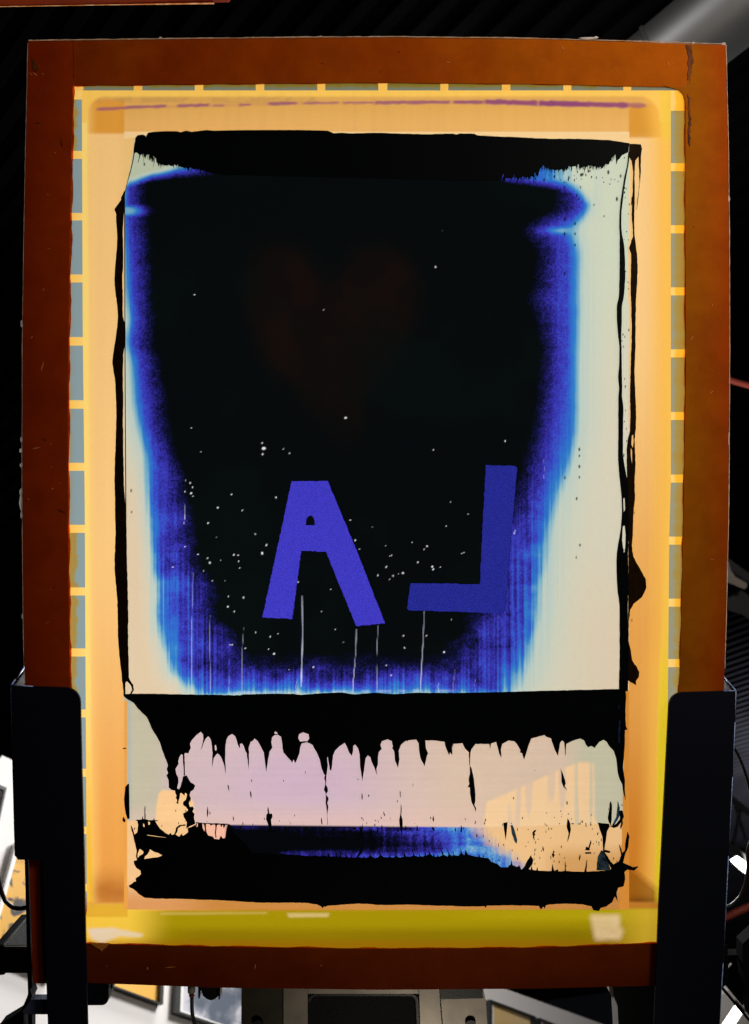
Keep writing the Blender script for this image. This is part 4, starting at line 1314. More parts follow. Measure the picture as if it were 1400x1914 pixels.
lo_left = zz(Z7, [(1100, 480), (960, 462), (932, 452), (926, 430), (918, 446), (895, 440), (866, 438), (860, 420), (850, 436), (838, 420), (826, 432), (800, 428), (780, 408), (770, 424), (744, 424), (735, 410), (722, 418), (700, 410), (680, 404), (662, 400), (656, 380), (646, 398), (628, 382), (620, 398), (590, 398), (574, 386), (562, 394), (530, 394), (516, 380), (505, 390), (488, 372), (472, 374), (462, 368), (456, 320), (450, 330),
                  (432, 308), (418, 330), (404, 330), (398, 300), (384, 288), (366, 300), (360, 330), (352, 312), (346, 284), (326, 284), (310, 300), (296, 350), (288, 372), (300, 320), (302, 292), (290, 284), (274, 272), (256, 276), (248, 330), (234, 400), (190, 555), (172, 640), (160, 700), (160, 690), (176, 600), (228, 400), (246, 300), (254, 200)])
ink('ink_band', [rough(up_edge + lo_right + lo_left, .35, 6)], 'ink', .0003, .0009, .00012, 'ragged black ink band along the top of the opening')
bm = bmesh.new()
for i in range(260):
    if RNG.random() < .72:
        x = RNG.uniform(932, 1150)
        y = np.interp(x, [932, 1000, 1006, 1040, 1100, 1128, 1140, 1150], [334, 330, 314, 314, 311, 308, 300, 292])
        lean = -.12
    else:
        x = RNG.uniform(262, 392)
        y = np.interp(x, [262, 280, 292, 330, 360, 392], [286, 292, 302, 308, 314, 318])
        lean = -.2
    ln, wd = RNG.uniform(2, 9) * (1.8 if RNG.random() < .12 else 1), RNG.uniform(.35, .9)
    v_ = [bm.verts.new(P(x + a, y + b, .0011) - SO) for a, b in ((-wd, -4), (wd, -4), (wd * .6 + lean * ln * .5, ln * .5), (lean * ln, ln), (-wd * .6 + lean * ln * .5, ln * .5))]
    f = bm.faces.new(v_)
    r = bmesh.ops.extrude_face_region(bm, geom=[f])
    bmesh.ops.translate(bm, verts=[v for v in r['geom'] if isinstance(v, bmesh.types.BMVert)], vec=(0, 0, -.0006))
bz = link_mesh('ink_bristles', bm_mesh(bm, 'ink_bristles'), MT['ink'], skin)
bz['kind'] = 'stuff'
# brown lip over the emulsion above the band
lip = [(276, 248.4), (284, 246.6), (308, 245.2), (330, 245.2), (338, 247), (348, 244.2), (358, 246.4), (386, 243), (400, 244.2), (450, 243.2), (500, 243), (560, 243), (612, 244.2), (622, 248)]
ink('ink_lip', [lip + [(622, 250.6), (276, 250.6)]], 'ink_brown', .0002, .0005, .0001)

# left bead
left_l = [(233, 356), (226, 370), (226, 374), (214, 391), (217, 400), (217, 414), (219, 440), (217, 480), (215, 500), (214, 532), (219, 570), (220, 600), (215, 640), (210, 675), (215, 712), (217, 760), (217, 800), (214, 890), (215, 930), (215, 960), (216, 1000), (214, 1060), (219, 1120), (221, 1200), (226, 1250), (231, 1298)]
left_r = [(234, 1298), (234, 1276), (240, 1268), (239, 1200), (239, 1130), (237, 1060), (236, 1000), (235, 962), (231, 900), (229, 780), (230, 750), (229, 720), (230, 660), (234, 640), (234, 610), (229, 590), (229, 560), (228, 520), (230, 480), (229, 440), (230, 410), (232, 390), (233, 372)]
ink('ink_bead', [rough(spline(left_l, 3, False) + spline(left_r, 3, False), .5, 5)], 'ink_brown', .0003, .0013, .0004, 'dark brown bead of ink down the left side')
ink('ink_thread', [rough([(239, 1262), (243, 1272), (249, 1281), (250, 1290), (246, 1297), (243, 1297), (247, 1289), (245, 1282), (238, 1274)], .3, 4)], 'ink', .0003, .0008, .0002)
ink('ink_thread', [[(232, 372), (233.6, 372), (234.6, 700), (236.4, 1000), (238.4, 1262), (236.4, 1262), (234.6, 1000), (233, 700)]], 'ink_brown', .0002, .0003, .0001)

# right beads: inner run
inner = []
ctr = [(1176.5, 284, 1.2), (1173, 310, 1.2), (1169, 330, 1.4), (1165.5, 350, 1.5), (1162.5, 372, 1.6), (1160.6, 395, 1.5), (1160, 425, 1.6), (1161, 440, 2.6), (1163, 462, 4), (1163.5, 480, 5), (1164, 520, 5.2), (1161.5, 555, 4.2), (1158, 572, 4.4), (1157.6, 600, 4.2), (1158.6, 625, 3.2), (1160, 650, 2.2), (1160, 680, 2.2), (1159.6, 706, 3.4),
       (1160, 722, 2.6), (1159.6, 742, 3.6), (1161, 760, 4.4), (1160.6, 800, 4.4), (1160, 850, 4.2), (1163, 880, 6), (1167, 905, 7.4), (1168.6, 930, 6), (1169, 960, 6), (1168, 990, 7), (1164, 1034, 10.4), (1164, 1070, 11), (1165, 1105, 10), (1166, 1130, 8), (1166, 1180, 7.6), (1167, 1230, 8), (1165.4, 1292, 8)]
ls = [(x - h + RNG.uniform(-.5, .5), y) for x, y, h in ctr]
rs = [(x + h + RNG.uniform(-.5, .5), y) for x, y, h in ctr]
ink('ink_bead', [rough(spline(ls, 4, False) + spline(rs[::-1], 4, False), .4, 5), [(1164, 984), (1168, 982), (1170, 1000), (1169, 1030), (1166, 1034), (1163, 1010)], [(1165, 932), (1168, 930), (1169, 952), (1166, 958)]], 'ink', .0003, .0013, .0003, 'inner black run of ink down the right side')
# outer run
outer_l = [(1177, 269), (1176, 292), (1181, 300), (1184, 320), (1183, 360), (1181, 400), (1184, 440), (1179, 456), (1176, 463), (1180, 474), (1180, 500), (1179, 530), (1180, 560), (1181, 600), (1181, 640), (1179, 690), (1178, 740), (1179, 770), (1178, 805), (1174, 820), (1172, 840), (1172, 880), (1174, 920), (1175, 960), (1175, 1010), (1175, 1110), (1174, 1160), (1173, 1200), (1173, 1240), (1174, 1272)]
outer_r = [(1189, 1281), (1189, 1272), (1194, 1266), (1195, 1256), (1190, 1246), (1182, 1235), (1179, 1214), (1175, 1198), (1175.6, 1160), (1178, 1140), (1184, 1129), (1200, 1116), (1208.6, 1098), (1207, 1082), (1198, 1066), (1191, 1054), (1184, 1040), (1181, 1020), (1183, 1000), (1184, 960), (1187, 930), (1186, 900), (1188, 870), (1187, 840), (1186, 822), (1189, 800), (1189, 760), (1187, 720), (1186, 690), (1188, 640), (1188, 600), (1189, 560), (1191, 530), (1192, 500), (1191, 480),
           (1188, 452), (1186, 436), (1185.6, 410), (1186.6, 360), (1186, 322), (1188, 300), (1194, 292), (1196, 340), (1190, 392), (1192, 380), (1198, 320), (1198, 292), (1200, 278), (1198, 270), (1190, 269)]
ink('ink_bead', [rough(outer_l + outer_r, .4, 5), [(1181, 814), (1184, 812), (1185, 826), (1183, 838), (1180, 830)], [(1179, 836), (1182, 842), (1182, 870), (1179, 852)]], 'ink_brown', .0004, .0012, .0003, 'outer brown-black run of ink down the right side')
ink('ink_thread', [rough([(1179.4, 385), (1183, 378), (1184, 366), (1181, 368)], .3, 3)], 'ink_brown', .0003, .0006, .0001)

# chain of blobs from the band down to the lower pool
blob = zz(Z1, [(482, 850), (500, 858), (515, 830), (525, 790), (535, 750), (560, 742), (575, 768), (595, 800), (622, 815), (632, 830), (620, 860), (596, 872), (585, 905), (598, 930), (590, 962)])
blob += zz(Z4, [(590, 50), (580, 100), (590, 128), (612, 122), (622, 140), (610, 165), (626, 180), (622, 210), (632, 262), (560, 300), (566, 250), (540, 205), (535, 180), (560, 166), (576, 150), (560, 124), (534, 108), (535, 84), (556, 66), (566, 20), (552, 6)])
blob += zz(Z1, [(545, 905), (520, 884), (508, 890), (505, 930), (490, 962), (496, 975)])
blob += zz(Z4, [(498, 60), (494, 98), (480, 92), (486, 66), (474, 50), (482, 30), (470, 5)])
blob += zz(Z1, [(478, 900), (468, 866)])
ink('ink_drip', [rough(blob, .5, 4)], 'ink', .0004, .0012, .0003, 'lumpy black ink drip joining band and pool')

# lower pool
pool = zz(Z4, [(90, 770), (118, 752), (128, 740), (150, 735), (145, 708), (172, 694), (190, 672), (186, 645), (150, 622), (134, 590), (130, 568), (158, 560), (150, 530), (155, 480), (135, 400), (130, 372), (108, 290), (106, 278), (122, 305), (136, 352), (160, 332), (166, 270), (160, 240), (148, 232), (196, 228), (203, 200), (208, 226), (218, 224), (221, 120), (224, 120), (226, 226), (252, 236), (290, 234), (294, 216), (300, 234), (332, 237), (304, 243),
               (320, 268), (345, 305), (390, 340), (412, 352), (432, 340), (440, 356), (462, 348), (474, 318), (476, 296), (500, 275), (545, 268), (556, 278), (520, 280), (492, 300), (486, 330), (470, 352), (500, 370), (520, 345), (530, 364), (560, 345), (576, 330), (572, 300), (600, 290), (636, 270), (640, 250), (690, 256), (692, 300), (706, 322), (722, 330), (740, 362), (775, 368), (790, 388), (828, 392), (842, 362), (858, 384), (878, 380), (884, 330), (900, 268), (915, 268),
               (940, 330), (1040, 420), (1100, 500)])
pool += zz(Z5, [(0, 512), (120, 520), (180, 528), (232, 528), (262, 524), (300, 532), (340, 522), (352, 536), (368, 500), (376, 528), (396, 536), (406, 518), (414, 536), (432, 524), (444, 538), (458, 530), (462, 490), (470, 536), (486, 540), (504, 536), (510, 500), (520, 536), (545, 542), (552, 530), (540, 478), (562, 542), (596, 540), (604, 520), (638, 470), (640, 492), (612, 536), (640, 544), (655, 534), (668, 544), (690, 540), (704, 528), (698, 490), (720, 532), (745, 544), (770, 540), (790, 520), (778, 482), (800, 522), (822, 536),
                (862, 538), (868, 506), (876, 538), (905, 540), (918, 520), (914, 482), (924, 486), (928, 530), (950, 542), (985, 532), (980, 484), (1000, 530), (1030, 534), (1060, 526), (1052, 476), (1074, 526), (1110, 536), (1108, 502), (1124, 532), (1150, 530), (1158, 496), (1166, 524), (1190, 512), (1178, 466), (1204, 510), (1222, 532), (1228, 502), (1238, 534), (1256, 532), (1260, 512), (1270, 534), (1300, 524), (1282, 456), (1312, 518), (1345, 534), (1350, 508), (1324, 450), (1366, 520), (1390, 534)])
pool += zz(Z6, [(8, 448), (26, 440), (26, 398), (34, 438), (62, 444), (78, 424), (76, 382), (90, 430), (104, 438), (112, 398), (130, 436), (168, 446), (200, 452), (206, 430), (214, 452), (244, 456), (270, 460), (290, 486), (330, 500), (358, 522), (400, 524), (424, 500), (428, 470), (436, 508), (470, 520), (482, 508), (498, 540), (520, 514), (536, 478), (562, 440), (578, 470), (572, 500), (545, 532), (560, 540), (568, 512), (574, 540), (600, 544), (606, 520), (612, 546), (660, 548), (704, 548), (712, 500), (722, 548), (748, 536), (752, 550), (796, 548), (798, 480), (804, 548),
                (860, 552), (930, 554), (948, 470), (950, 470), (944, 552), (1000, 550), (1060, 546), (1110, 542), (1132, 502), (1170, 480), (1184, 440), (1168, 362), (1176, 374), (1192, 424), (1208, 410), (1214, 350), (1228, 276), (1240, 306), (1232, 380), (1208, 440), (1196, 490), (1230, 505), (1265, 522), (1302, 516), (1272, 544), (1225, 536), (1206, 552), (1210, 600), (1200, 650), (1162, 662), (1152, 690), (1158, 756), (1140, 720), (1122, 760), (1080, 790), (1042, 800), (1030, 822), (990, 816), (980, 790), (920, 776), (800, 770), (690, 776), (665, 782),
                (658, 806), (646, 790), (630, 812), (616, 786), (450, 782), (258, 784), (250, 800), (242, 788), (100, 790), (0, 785)])
pool += zz(Z5, [(1300, 932), (1180, 928), (1000, 922), (880, 926), (780, 926), (700, 918), (600, 914), (500, 922), (420, 928), (362, 932), (345, 940), (330, 938), (320, 952), (304, 936), (270, 920), (200, 910), (80, 906)])
pool += zz(Z4, [(1320, 908), (1150, 906), (1000, 896), (800, 886), (500, 876), (300, 873), (222, 866), (172, 836), (130, 796), (98, 782)])
ph1 = zz(Z4, [(262, 468), (300, 492), (330, 500), (366, 522), (330, 538), (290, 542), (215, 552), (222, 530), (244, 510), (256, 490)])
ph2 = zz(Z4, [(180, 466), (200, 478), (212, 492), (205, 512), (180, 524), (162, 545), (160, 510), (172, 484)])
ph3 = zz(Z4, [(206, 258), (216, 262), (222, 286), (214, 296), (206, 284)])
ph4 = zz(Z4, [(246, 250), (256, 242), (266, 254), (262, 272), (250, 274)])
ph5 = zz(Z4, [(640, 254), (654, 258), (656, 280), (646, 292), (634, 276)])
ph6 = zz(Z4, [(232, 352), (290, 358), (340, 366), (398, 372), (396, 377), (330, 372), (240, 360)])
ink('ink_pool', [rough(pool, .4, 5), rough(ph1, .3, 4), rough(ph2, .3, 4), ph3, ph4, ph5, ph6], 'ink', .0003, .0012, .0003, 'thick black ink pool along the bottom of the opening')
# bits of ink hanging in the small clear patch
patch = zz(Z4, [(690, 256), (900, 262), (898, 272), (884, 268), (868, 300), (860, 268), (846, 290), (838, 268), (812, 272), (806, 310), (802, 340), (808, 374), (800, 376), (794, 330), (800, 300), (796, 268), (776, 268), (758, 276), (752, 264), (722, 264), (720, 300), (726, 326), (716, 326), (706, 270)])
ink('ink_drip', [rough(patch, .3, 3)], 'ink', .0005, .0006, .0001)

# single drips and runs in the lower window
drips = [
    zz(Z1, [(903, 818), (910, 845), (911, 870), (904, 852), (898, 826)]), zz(Z1, [(1086, 866), (1094, 900), (1092, 930), (1084, 905), (1082, 880)]),
    zz(Z4, [(1229, 122), (1236, 150), (1240, 180), (1262, 182), (1266, 206), (1254, 230), (1258, 290), (1268, 322), (1240, 326), (1230, 270), (1214, 226), (1216, 190), (1228, 172), (1224, 150)]),
    zz(Z4, [(733, 120), (740, 150), (740, 180), (732, 212), (729, 160)]), zz(Z4, [(944, 196), (950, 220), (948, 242), (942, 222)]), zz(Z4, [(754, 158), (758, 174), (754, 192), (750, 172)]),
    zz(Z2, [(340, 735), (350, 745), (349, 790), (345, 815), (360, 845), (363, 870), (350, 890), (348, 900), (366, 925), (370, 962)]) + zz(Z5, [(368, 60), (358, 90), (366, 130), (358, 180), (362, 270), (359, 270), (355, 180), (350, 120), (344, 90), (346, 40), (350, 0)]) + zz(Z2, [(344, 930), (346, 905), (345, 885), (330, 860), (340, 820), (341, 790), (332, 765)]),
    zz(Z2, [(642, 885), (647, 915), (643, 945), (638, 925)]), zz(Z5, [(640, 8), (648, 40), (642, 72), (637, 50)]),
    zz(Z2, [(953, 860), (958, 890), (954, 922), (951, 890)]), zz(Z5, [(950, 0), (958, 0), (958, 48), (953, 40)]), zz(Z5, [(928, 68), (936, 76), (934, 90), (930, 82)]),
    zz(Z5, [(960, 98), (966, 140), (962, 190), (974, 230), (974, 280), (968, 330), (966, 416), (962, 340), (950, 280), (946, 230), (956, 180)]),
    zz(Z5, [(310, 208), (316, 240), (318, 270), (308, 260), (306, 230)]), zz(Z5, [(818, 160), (832, 196), (826, 200), (816, 176)]), zz(Z5, [(798, 206), (804, 214), (798, 224), (794, 214)]), zz(Z5, [(640, 208), (646, 216), (640, 226), (635, 216)]),
    zz(Z5, [(646, 255), (648, 300), (640, 330), (634, 365), (628, 330), (610, 285), (628, 296), (640, 290)]), zz(Z5, [(562, 298), (590, 294), (596, 306), (570, 310)]), zz(Z5, [(528, 282), (538, 290), (534, 304), (526, 300)]),
    zz(Z5, [(764, 284), (774, 300), (778, 346), (768, 330)]), zz(Z5, [(802, 270), (810, 290), (804, 310), (796, 300)]), zz(Z5, [(714, 294), (722, 320), (718, 340), (710, 312)]), zz(Z5, [(998, 272), (1006, 300), (1000, 320), (994, 296)]),
    zz(Z5, [(1040, 298), (1046, 310), (1042, 328), (1032, 306)]), zz(Z5, [(1092, 272), (1100, 300), (1096, 320), (1084, 316)]), zz(Z5, [(1224, 194), (1232, 226), (1226, 248), (1218, 230)]), zz(Z5, [(1220, 286), (1232, 300), (1242, 328), (1210, 304)]), zz(Z5, [(936, 298), (942, 320), (934, 336), (930, 314)]),
    zz(Z3, [(149, 585), (163, 610), (176, 670), (184, 740), (190, 800), (186, 850), (180, 880), (166, 860), (152, 800), (148, 745), (134, 746), (146, 722), (140, 690), (150, 640)]),
    zz(Z6, [(142, 0), (180, 20), (178, 70), (172, 90), (184, 112), (182, 138), (172, 108), (154, 76), (146, 30)]),
    zz(Z3, [(808, 608), (824, 642), (840, 690), (846, 716), (838, 738), (858, 770), (830, 744), (816, 708), (814, 650)]),
    zz(Z6, [(372, 216), (400, 211), (396, 262), (388, 332), (382, 290), (376, 256)]), zz(Z6, [(600, 262), (584, 290), (588, 336), (578, 322), (572, 282), (584, 268)]), zz(Z6, [(815, 182), (832, 216), (836, 262), (826, 310), (812, 348), (822, 290), (808, 240)]),
    zz(Z6, [(80, 230), (90, 250), (86, 280), (76, 276)]), zz(Z6, [(42, 246), (46, 262), (40, 278), (36, 264)]), zz(Z6, [(190, 284), (194, 304), (188, 320), (184, 300)]), zz(Z6, [(644, 374), (652, 398), (648, 412), (640, 394)]), zz(Z6, [(716, 402), (726, 416), (716, 424), (726, 434), (714, 458), (706, 434), (714, 420)]),
    zz(Z6, [(974, 332), (978, 350), (966, 390), (966, 404), (936, 402), (942, 380), (958, 384)]), zz(Z6, [(934, 418), (978, 417), (976, 426), (936, 427)]), zz(Z6, [(900, 430), (904, 446), (896, 476), (892, 460)]), zz(Z6, [(812, 64), (816, 78), (810, 92), (806, 76)]), zz(Z6, [(818, 146), (824, 152), (818, 160)]),
    zz(Z6, [(1112, 66), (1120, 90), (1118, 180), (1112, 232), (1098, 210), (1092, 180), (1104, 110), (1104, 80)]), zz(Z6, [(1166, 100), (1172, 130), (1192, 130), (1202, 170), (1190, 200), (1160, 240), (1130, 250), (1114, 240), (1150, 222), (1176, 190), (1172, 156)]), zz(Z6, [(1190, 190), (1196, 216), (1182, 258), (1176, 246)]),
    zz(Z6, [(1024, 214), (1100, 222), (1104, 240), (1086, 270), (1080, 320), (1068, 400), (1108, 410), (1104, 422), (1070, 416), (1110, 480), (1140, 510), (1120, 545), (1100, 500), (1060, 412), (1054, 310), (1036, 260)]),
    zz(Z6, [(1188, 86), (1194, 92), (1188, 100)]), zz(Z6, [(840, 217), (858, 219), (856, 224), (842, 223)]), zz(Z6, [(890, 218), (908, 221), (898, 227)]),
    zz(Z1, [(42, 518), (64, 516), (68, 524), (40, 524)]), zz(Z4, [(44, 206), (62, 232), (58, 250), (46, 246), (38, 228)]),
]
for d_ in drips:
    ink('ink_drip', [rough(d_, .25, 4)], 'ink', .0004, .0008, .0002)
ink('ink_bead', [zz(Z4, [(62, -40), (78, -60), (92, -62), (96, 220), (80, 222), (66, 180), (56, 120), (52, 60)])], 'ink', .0003, .0009, .0002, 'short black bead of ink at the lower left edge')
# blue-tinted smears at the lower right
MT['smear'] = film_material('thin_blue_smear', L4(58, 96, 140), L4(24, 44, 74), 160, trans=.6)
for s_ in [zz(Z6, [(1030, 226), (1096, 232), (1076, 262), (1060, 310), (1048, 262)]), zz(Z6, [(1012, 540), (1020, 450), (1048, 400), (1064, 412), (1090, 470), (1112, 540)]), zz(Z6, [(1158, 60), (1174, 110), (1170, 170), (1140, 222), (1116, 240), (1150, 170)]), zz(Z6, [(420, 230), (436, 228), (468, 330), (464, 358), (450, 346), (430, 290)]),
           zz(Z3, [(1222, 150), (1232, 144), (1238, 160), (1234, 182), (1224, 172)]), zz(Z3, [(1236, 260), (1244, 258), (1242, 330), (1238, 420), (1230, 430), (1226, 360), (1230, 300)])]:
    ink('ink_smear', [rough(s_, .4, 4)], 'smear', .0002 if s_[0][1] > 1480 else .0016, .0002, .00003)

# fine flecks of ink, too small to pick apart
bm = bmesh.new()
for i in range(230):
    k = RNG.random()
    if k < .30: x, y = RNG.uniform(250, 1160), 1532 + RNG.gauss(8, 9)
    elif k < .55: x, y = RNG.uniform(900, 1165), RNG.uniform(1540, 1620)
    elif k < .68: x, y = RNG.uniform(960, 1150), RNG.uniform(305, 345)
    elif k < .74: x, y = RNG.uniform(300, 1150), RNG.uniform(1440, 1540)
    else: x, y = RNG.gauss(1168, 6), RNG.uniform(290, 1290)
    a, b = RNG.uniform(.4, 1.1), RNG.uniform(.8, 3.2)
    vs_ = [bm.verts.new(P(x + a * math.cos(t), y + b * math.sin(t), .0006) - SO) for t in (0, 1.05, 2.1, 3.14, 4.2, 5.25)]
    f = bm.faces.new(vs_)
    r = bmesh.ops.extrude_face_region(bm, geom=[f])
    bmesh.ops.translate(bm, verts=[v for v in r['geom'] if isinstance(v, bmesh.types.BMVert)], vec=(0, 0, -.0004))
fl = link_mesh('ink_flecks', bm_mesh(bm, 'ink_flecks'), MT['ink'], skin)
fl['kind'] = 'stuff'

# ------------------------------------------------------------------ clamps that hold the frame
def tube_edge(name, a, b, r, mat, parent):
    o = tube(name, [a, b], r, mat, parent, origin_of(parent), n=8)
    o.parent = [c for c in parent.children if c.name.startswith('front_plate')][0]
    return o


WC0, WC1 = 0.0035, 0.0065
c1 = thing('screen_clamp', 'dark navy steel clamp gripping the lower left side of the frame', 'clamp', local=P(90, 1914, WC1), group='clamps holding the screen')
arc = [(150 - 26 + 26 * math.sin(a), 1312 - 26 + 26 - 26 * math.cos(a) + 0) for a in [i * math.pi / 2 / 6 for i in range(7)]]
arc = [(122 + 28 * math.sin(a), 1313 - 28 * math.cos(a)) for a in [i * math.pi / 2 / 6 for i in range(7)]]
prism_px('front_plate', [(21, 1281), (60, 1283)] + arc + [(153, 1450), (157, 1600), (160, 1760), (164, 1930), (166, 2050), (92, 2050), (90, 1930), (84, 1760), (80, 1612), (74, 1607), (34, 1607), (28.5, 1600), (24, 1450)], WC0, WC1, MT['navy'], c1, .0007)
# side flange going back along the outside of the frame
def flange(px0, px1, y0, y1, dep, thick_px, parent, name='side_flange'):
    o0 = origin_of(parent)
    bm = bmesh.new()
    vs2 = []
    for (x_, y_) in ((px0, y0), (px1, y1)):
        for dx in (0, thick_px):
            for w_ in (WC0 - .0002, -dep):
                p = P(x_ + dx, y_, WC1)
                vs2.append(bm.verts.new((p.x - o0.x, p.y - o0.y + (0.018 if (w_ < 0 and y_ == y0) else 0), w_ - o0.z)))
    bmesh.ops.convex_hull(bm, input=vs2)
    bevel(bm, .0005, 1)
    return link_mesh(name, bm_mesh(bm, name), MT['navy'], parent)


flange(21, 28.5, 1283, 1603, .045, 4, c1)
tube_edge('bright_edge', P(20.6, 1281, .005), P(24, 1450, .005), .00042, MT['edge_highlight'], c1)
tube_edge('bright_edge', P(24, 1450, .005), P(28, 1600, .005), .0004, MT['edge_highlight'], c1)
tube_edge('bright_edge', P(21, 1280.5, .005), P(47, 1246, -.03), .0011, MT['edge_highlight'], c1)
tube_edge('bright_edge', P(21, 1281, .0062), P(62, 1283, .0062), .0006, MT['edge_highlight'], c1)
prism_px('rear_strip', [(46, 1604), (52, 1604), (60, 1850), (60, 1960), (53, 1960), (52, 1850)], -.03, -.02, MT['navy'], c1, .0006)
prism_px('foot', [(58, 1868), (90, 1868), (91, 1896), (46, 1896), (42, 1890)], -.012, -.002, principled('blue_grey_crackle', (0.05, 0.06, 0.11, 1), .5, bump=.9, bump_scale=500), c1, .001)
prism_px('foot_brace', [(56, 1850), (60, 1862), (44, 1892), (44, 1960), (10, 1960), (0, 1914), (30, 1896), (40, 1888)], -.03, -.014, MT['navy'], c1, .001)

c2 = thing('screen_clamp', 'dark navy steel clamp with blue edge highlight gripping the lower right side', 'clamp', local=P(1300, 1914, WC1), group='clamps holding the screen')
arc = [(1276 - 26 * math.cos(a), 1320 - 26 * math.sin(a)) for a in [i * math.pi / 2 / 6 for i in range(7)]]
prism_px('front_plate', [(1222, 1930), (1219, 2050), (1336, 2050), (1343, 1930), (1351, 1800), (1361, 1600), (1369, 1450), (1374, 1330), (1375, 1291), (1330, 1292.5)] + arc[::-1] + [(1246, 1400), (1240, 1520), (1231, 1700)], WC0, WC1, MT['navy'], c2, .0007)
flange(1371, 1341, 1293, 1920, .045, 4, c2)
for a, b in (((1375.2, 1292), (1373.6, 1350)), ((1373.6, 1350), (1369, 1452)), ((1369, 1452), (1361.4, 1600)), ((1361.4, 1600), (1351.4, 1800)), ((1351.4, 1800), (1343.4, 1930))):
    tube_edge('bright_edge', P(*a, .005), P(*b, .005), .0006, MT['edge_highlight'], c2)
tube_edge('bright_edge', P(1375, 1291, .005), P(1350, 1262, -.03), .0009, MT['edge_highlight'], c2)
tube_edge('bright_edge', P(1375, 1291, .0062), P(1352, 1292, .0062), .0005, MT['edge_highlight'], c2)

# ------------------------------------------------------------------ things below and beside the frame
ar = thing('square_support_arm', 'black capped square metal support tube left of the left clamp', 'support arm', local=P(30, 1820, -.02))
def box_local(name, c0, c1, mat, parent, bev=.0015):
    o0 = origin_of(parent)
    bm = bmesh.new()
    r = bmesh.ops.create_cube(bm, size=1)
    a, b = Vector(c0), Vector(c1)
    for v in bm.verts:
        v.co = Vector([(a[i] + b[i]) / 2 + v.co[i] * abs(b[i] - a[i]) for i in range(3)]) - o0
    bevel(bm, bev, 2)
    return link_mesh(name, bm_mesh(bm, name), mat, parent)


pt = P(0, 1768, -.045)
pb_ = P(0, 1820, -.045)
xr_ = P(110, 1768, -.06).x
xl_ = P(8, 1768, -.045).x
box_local('tube', (xl_, pb_.y, -.12), (xr_, pt.y, -.045), MT['black_rough'], ar, .0025)
box_local('highlight_strip', (xl_ + .001, pt.y - .0035, -.0455), (xr_, pt.y - .0002, -.0435), MT['steel'], ar, .0005)  # steel strip standing in for the highlight on the tube's edge
box_local('end_cap', (xl_ - .012, pb_.y - .0015, -.122), (xl_ + .0012, pt.y + .0015, -.043), MT['black_plastic'], ar, .003)

ph = thing('press_head', 'brushed steel press head with dark rounded recess under the frame', 'press head', local=P(680, 1914, -.03))
H0, H1 = -.09, -.03
def rounded(x0, y0, x1, y1, r, n=6):
    pts = []
    for cx, cy, a0 in ((x0 + r, y0 + r, math.pi), (x1 - r, y0 + r, 1.5 * math.pi)):
        for i in range(n + 1):
            a = a0 + i * math.pi / 2 / n
            pts.append((cx + r * math.cos(a), cy + r * math.sin(a)))
    return pts + [(x1 + 6, y1), (x0 - 2, y1)]


prism_px('side_block', [(452, 1842), (528, 1842), (528, 1990), (451, 1990), (451, 1858)], H0, H1 - .002, principled('dull_dark_steel', (0.035, 0.03, 0.02, 1), .5, metal=.5, noise=(.07, .055, .03, 1), noise_scale=30), ph, .001)
prism_px('face_plate', [(530, 1838), (575, 1838), (575, 1990), (530, 1990)], H0, H1, MT['steel'], ph, .0005)
prism_px('face_plate', [(783, 1838), (820, 1838), (830, 1990), (788, 1990)], H0, H1, MT['steel'], ph, .0005)
prism_px('top_plate', [(575.6, 1838), (782.4, 1838), (782.4, 1857.6), (575.6, 1857.6)], H0, H1, MT['steel'], ph, .0005)
rec = prism_px('recess', rounded(577, 1859, 781, 1990, 13), H0, H1 - .008, principled('recess_black', (0.012, 0.011, 0.01, 1), .6, spec=.1, bump=.6, bump_scale=600), ph, .002)
rim = prism_px('recess_rim', rounded(575.8, 1858, 782, 1990, 14) + rounded(581, 1862, 777, 1988, 11)[::-1], H0, H1 - .0005, MT['black_plastic'], ph, 0)
rim.parent = rec
prism_px('side_block', [(822, 1842), (900, 1842), (908, 1870), (916, 1990), (834, 1990)], H0, H1 - .003, MT['steel'], ph, .001)
prism_px('bolt_head', [(880 + 10 * math.cos(a), 1916 + 9 * math.sin(a)) for a in [i * math.pi / 6 for i in range(12)]], H1 - .003, H1 + .001, MT['black_plastic'], ph, .0005)
prism_px('bolt_head', [(482 + 10 * math.cos(a), 1916 + 9 * math.sin(a)) for a in [i * math.pi / 6 for i in range(12)]], H1 - .002, H1 + .002, MT['black_plastic'], ph, .0005)
prism_px('shadow_bar', [(820, 1838), (898, 1838), (904, 1866), (824, 1868)], H1 - .002, H1 + .006, MT['black_plastic'], ph, .001)

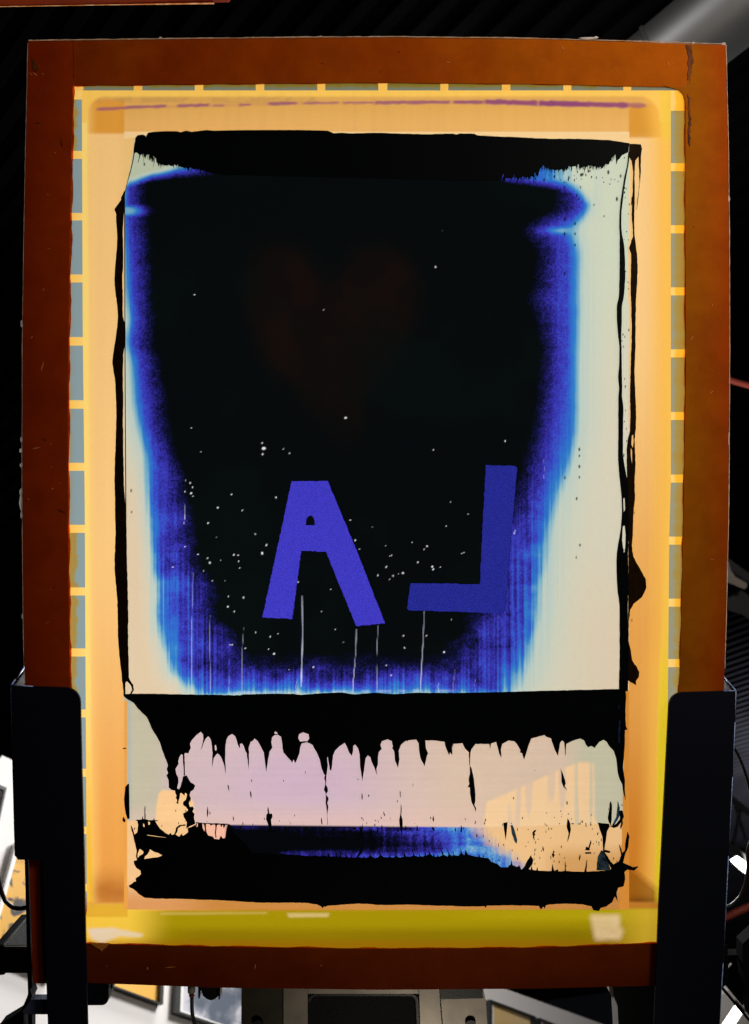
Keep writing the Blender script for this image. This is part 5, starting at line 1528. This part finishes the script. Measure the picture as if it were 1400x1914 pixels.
tb1 = thing('rubber_stop', 'black rounded stop below the frame beside the left clamp', 'stop', local=P(185, 1880, -.03))
prism_px('pad', [(160, 1836), (203, 1836), (203, 1864)] + [(190 + 13 * math.cos(a), 1866 + 13 * math.sin(a)) for a in (0.3, .8, 1.2, 1.57)] + [(162, 1879)], -.05, -.03, MT['black_plastic'], tb1, .001)
prism_px('pin', [(206.5, 1836), (211, 1836), (210.5, 1848), (207, 1848)], -.045, -.035, MT['cable'], tb1, .0004)

hc = thing('hose_fitting', 'thin black hose with red ring and grey fitting under the frame', 'hose', local=P(358, 1914, -.03))
o0 = origin_of(hc)
tube('fitting', [P(358, 1838, -.035), P(358, 1854, -.035)], [.0045, .0045], principled('grey_fitting', (.42, .41, .34, 1), .4), hc, o0, 14)
tube('ring', [P(358.5, 1857.5, -.035), P(358.6, 1861.5, -.035)], .0033, MT['red'], hc, o0, 14)
tube('neck', [P(358.4, 1853, -.035), P(358.6, 1864, -.035)], .0025, MT['cable'], hc, o0, 14)
tube('hose_pipe', [P(x_, y_, -.035) for x_, y_ in spline([(358.6, 1863), (358.6, 1880), (360, 1898), (365, 1920), (372, 1950)], 5, False)], .0022, MT['cable'], hc, o0, 12)
wg = thing('wing_clip', 'black winged clip under the frame right of the thin hose', 'clip', local=P(394, 1870, -.03))
prism_px('body', [(375, 1836), (411, 1836), (408, 1862), (401, 1868), (394, 1870), (386, 1867), (379, 1861), (376, 1850)], -.05, -.034, MT['black_plastic'], wg, .001)
prism_px('wing', [(370, 1836), (376, 1836), (375.5, 1850), (373, 1867), (370.5, 1866)], -.045, -.03, MT['cable'], wg, .0005)
prism_px('wing', [(408.5, 1836), (412.5, 1836), (411, 1868), (408.5, 1869), (408, 1856)], -.045, -.03, MT['cable'], wg, .0005)
tb2 = thing('rubber_stop', 'black rounded stop below the frame beside the right clamp', 'stop', local=P(1180, 1880, -.03))
prism_px('pad', [(1146, 1836), (1225, 1836), (1225, 1990), (1160, 1990), (1154, 1880), (1147, 1862)], -.06, -.034, MT['black_plastic'], tb2, .001)
prism_px('lug', [(1137, 1838), (1143, 1838), (1148, 1862), (1145, 1866), (1139, 1854)], -.05, -.036, MT['steel'], tb2, .0006)
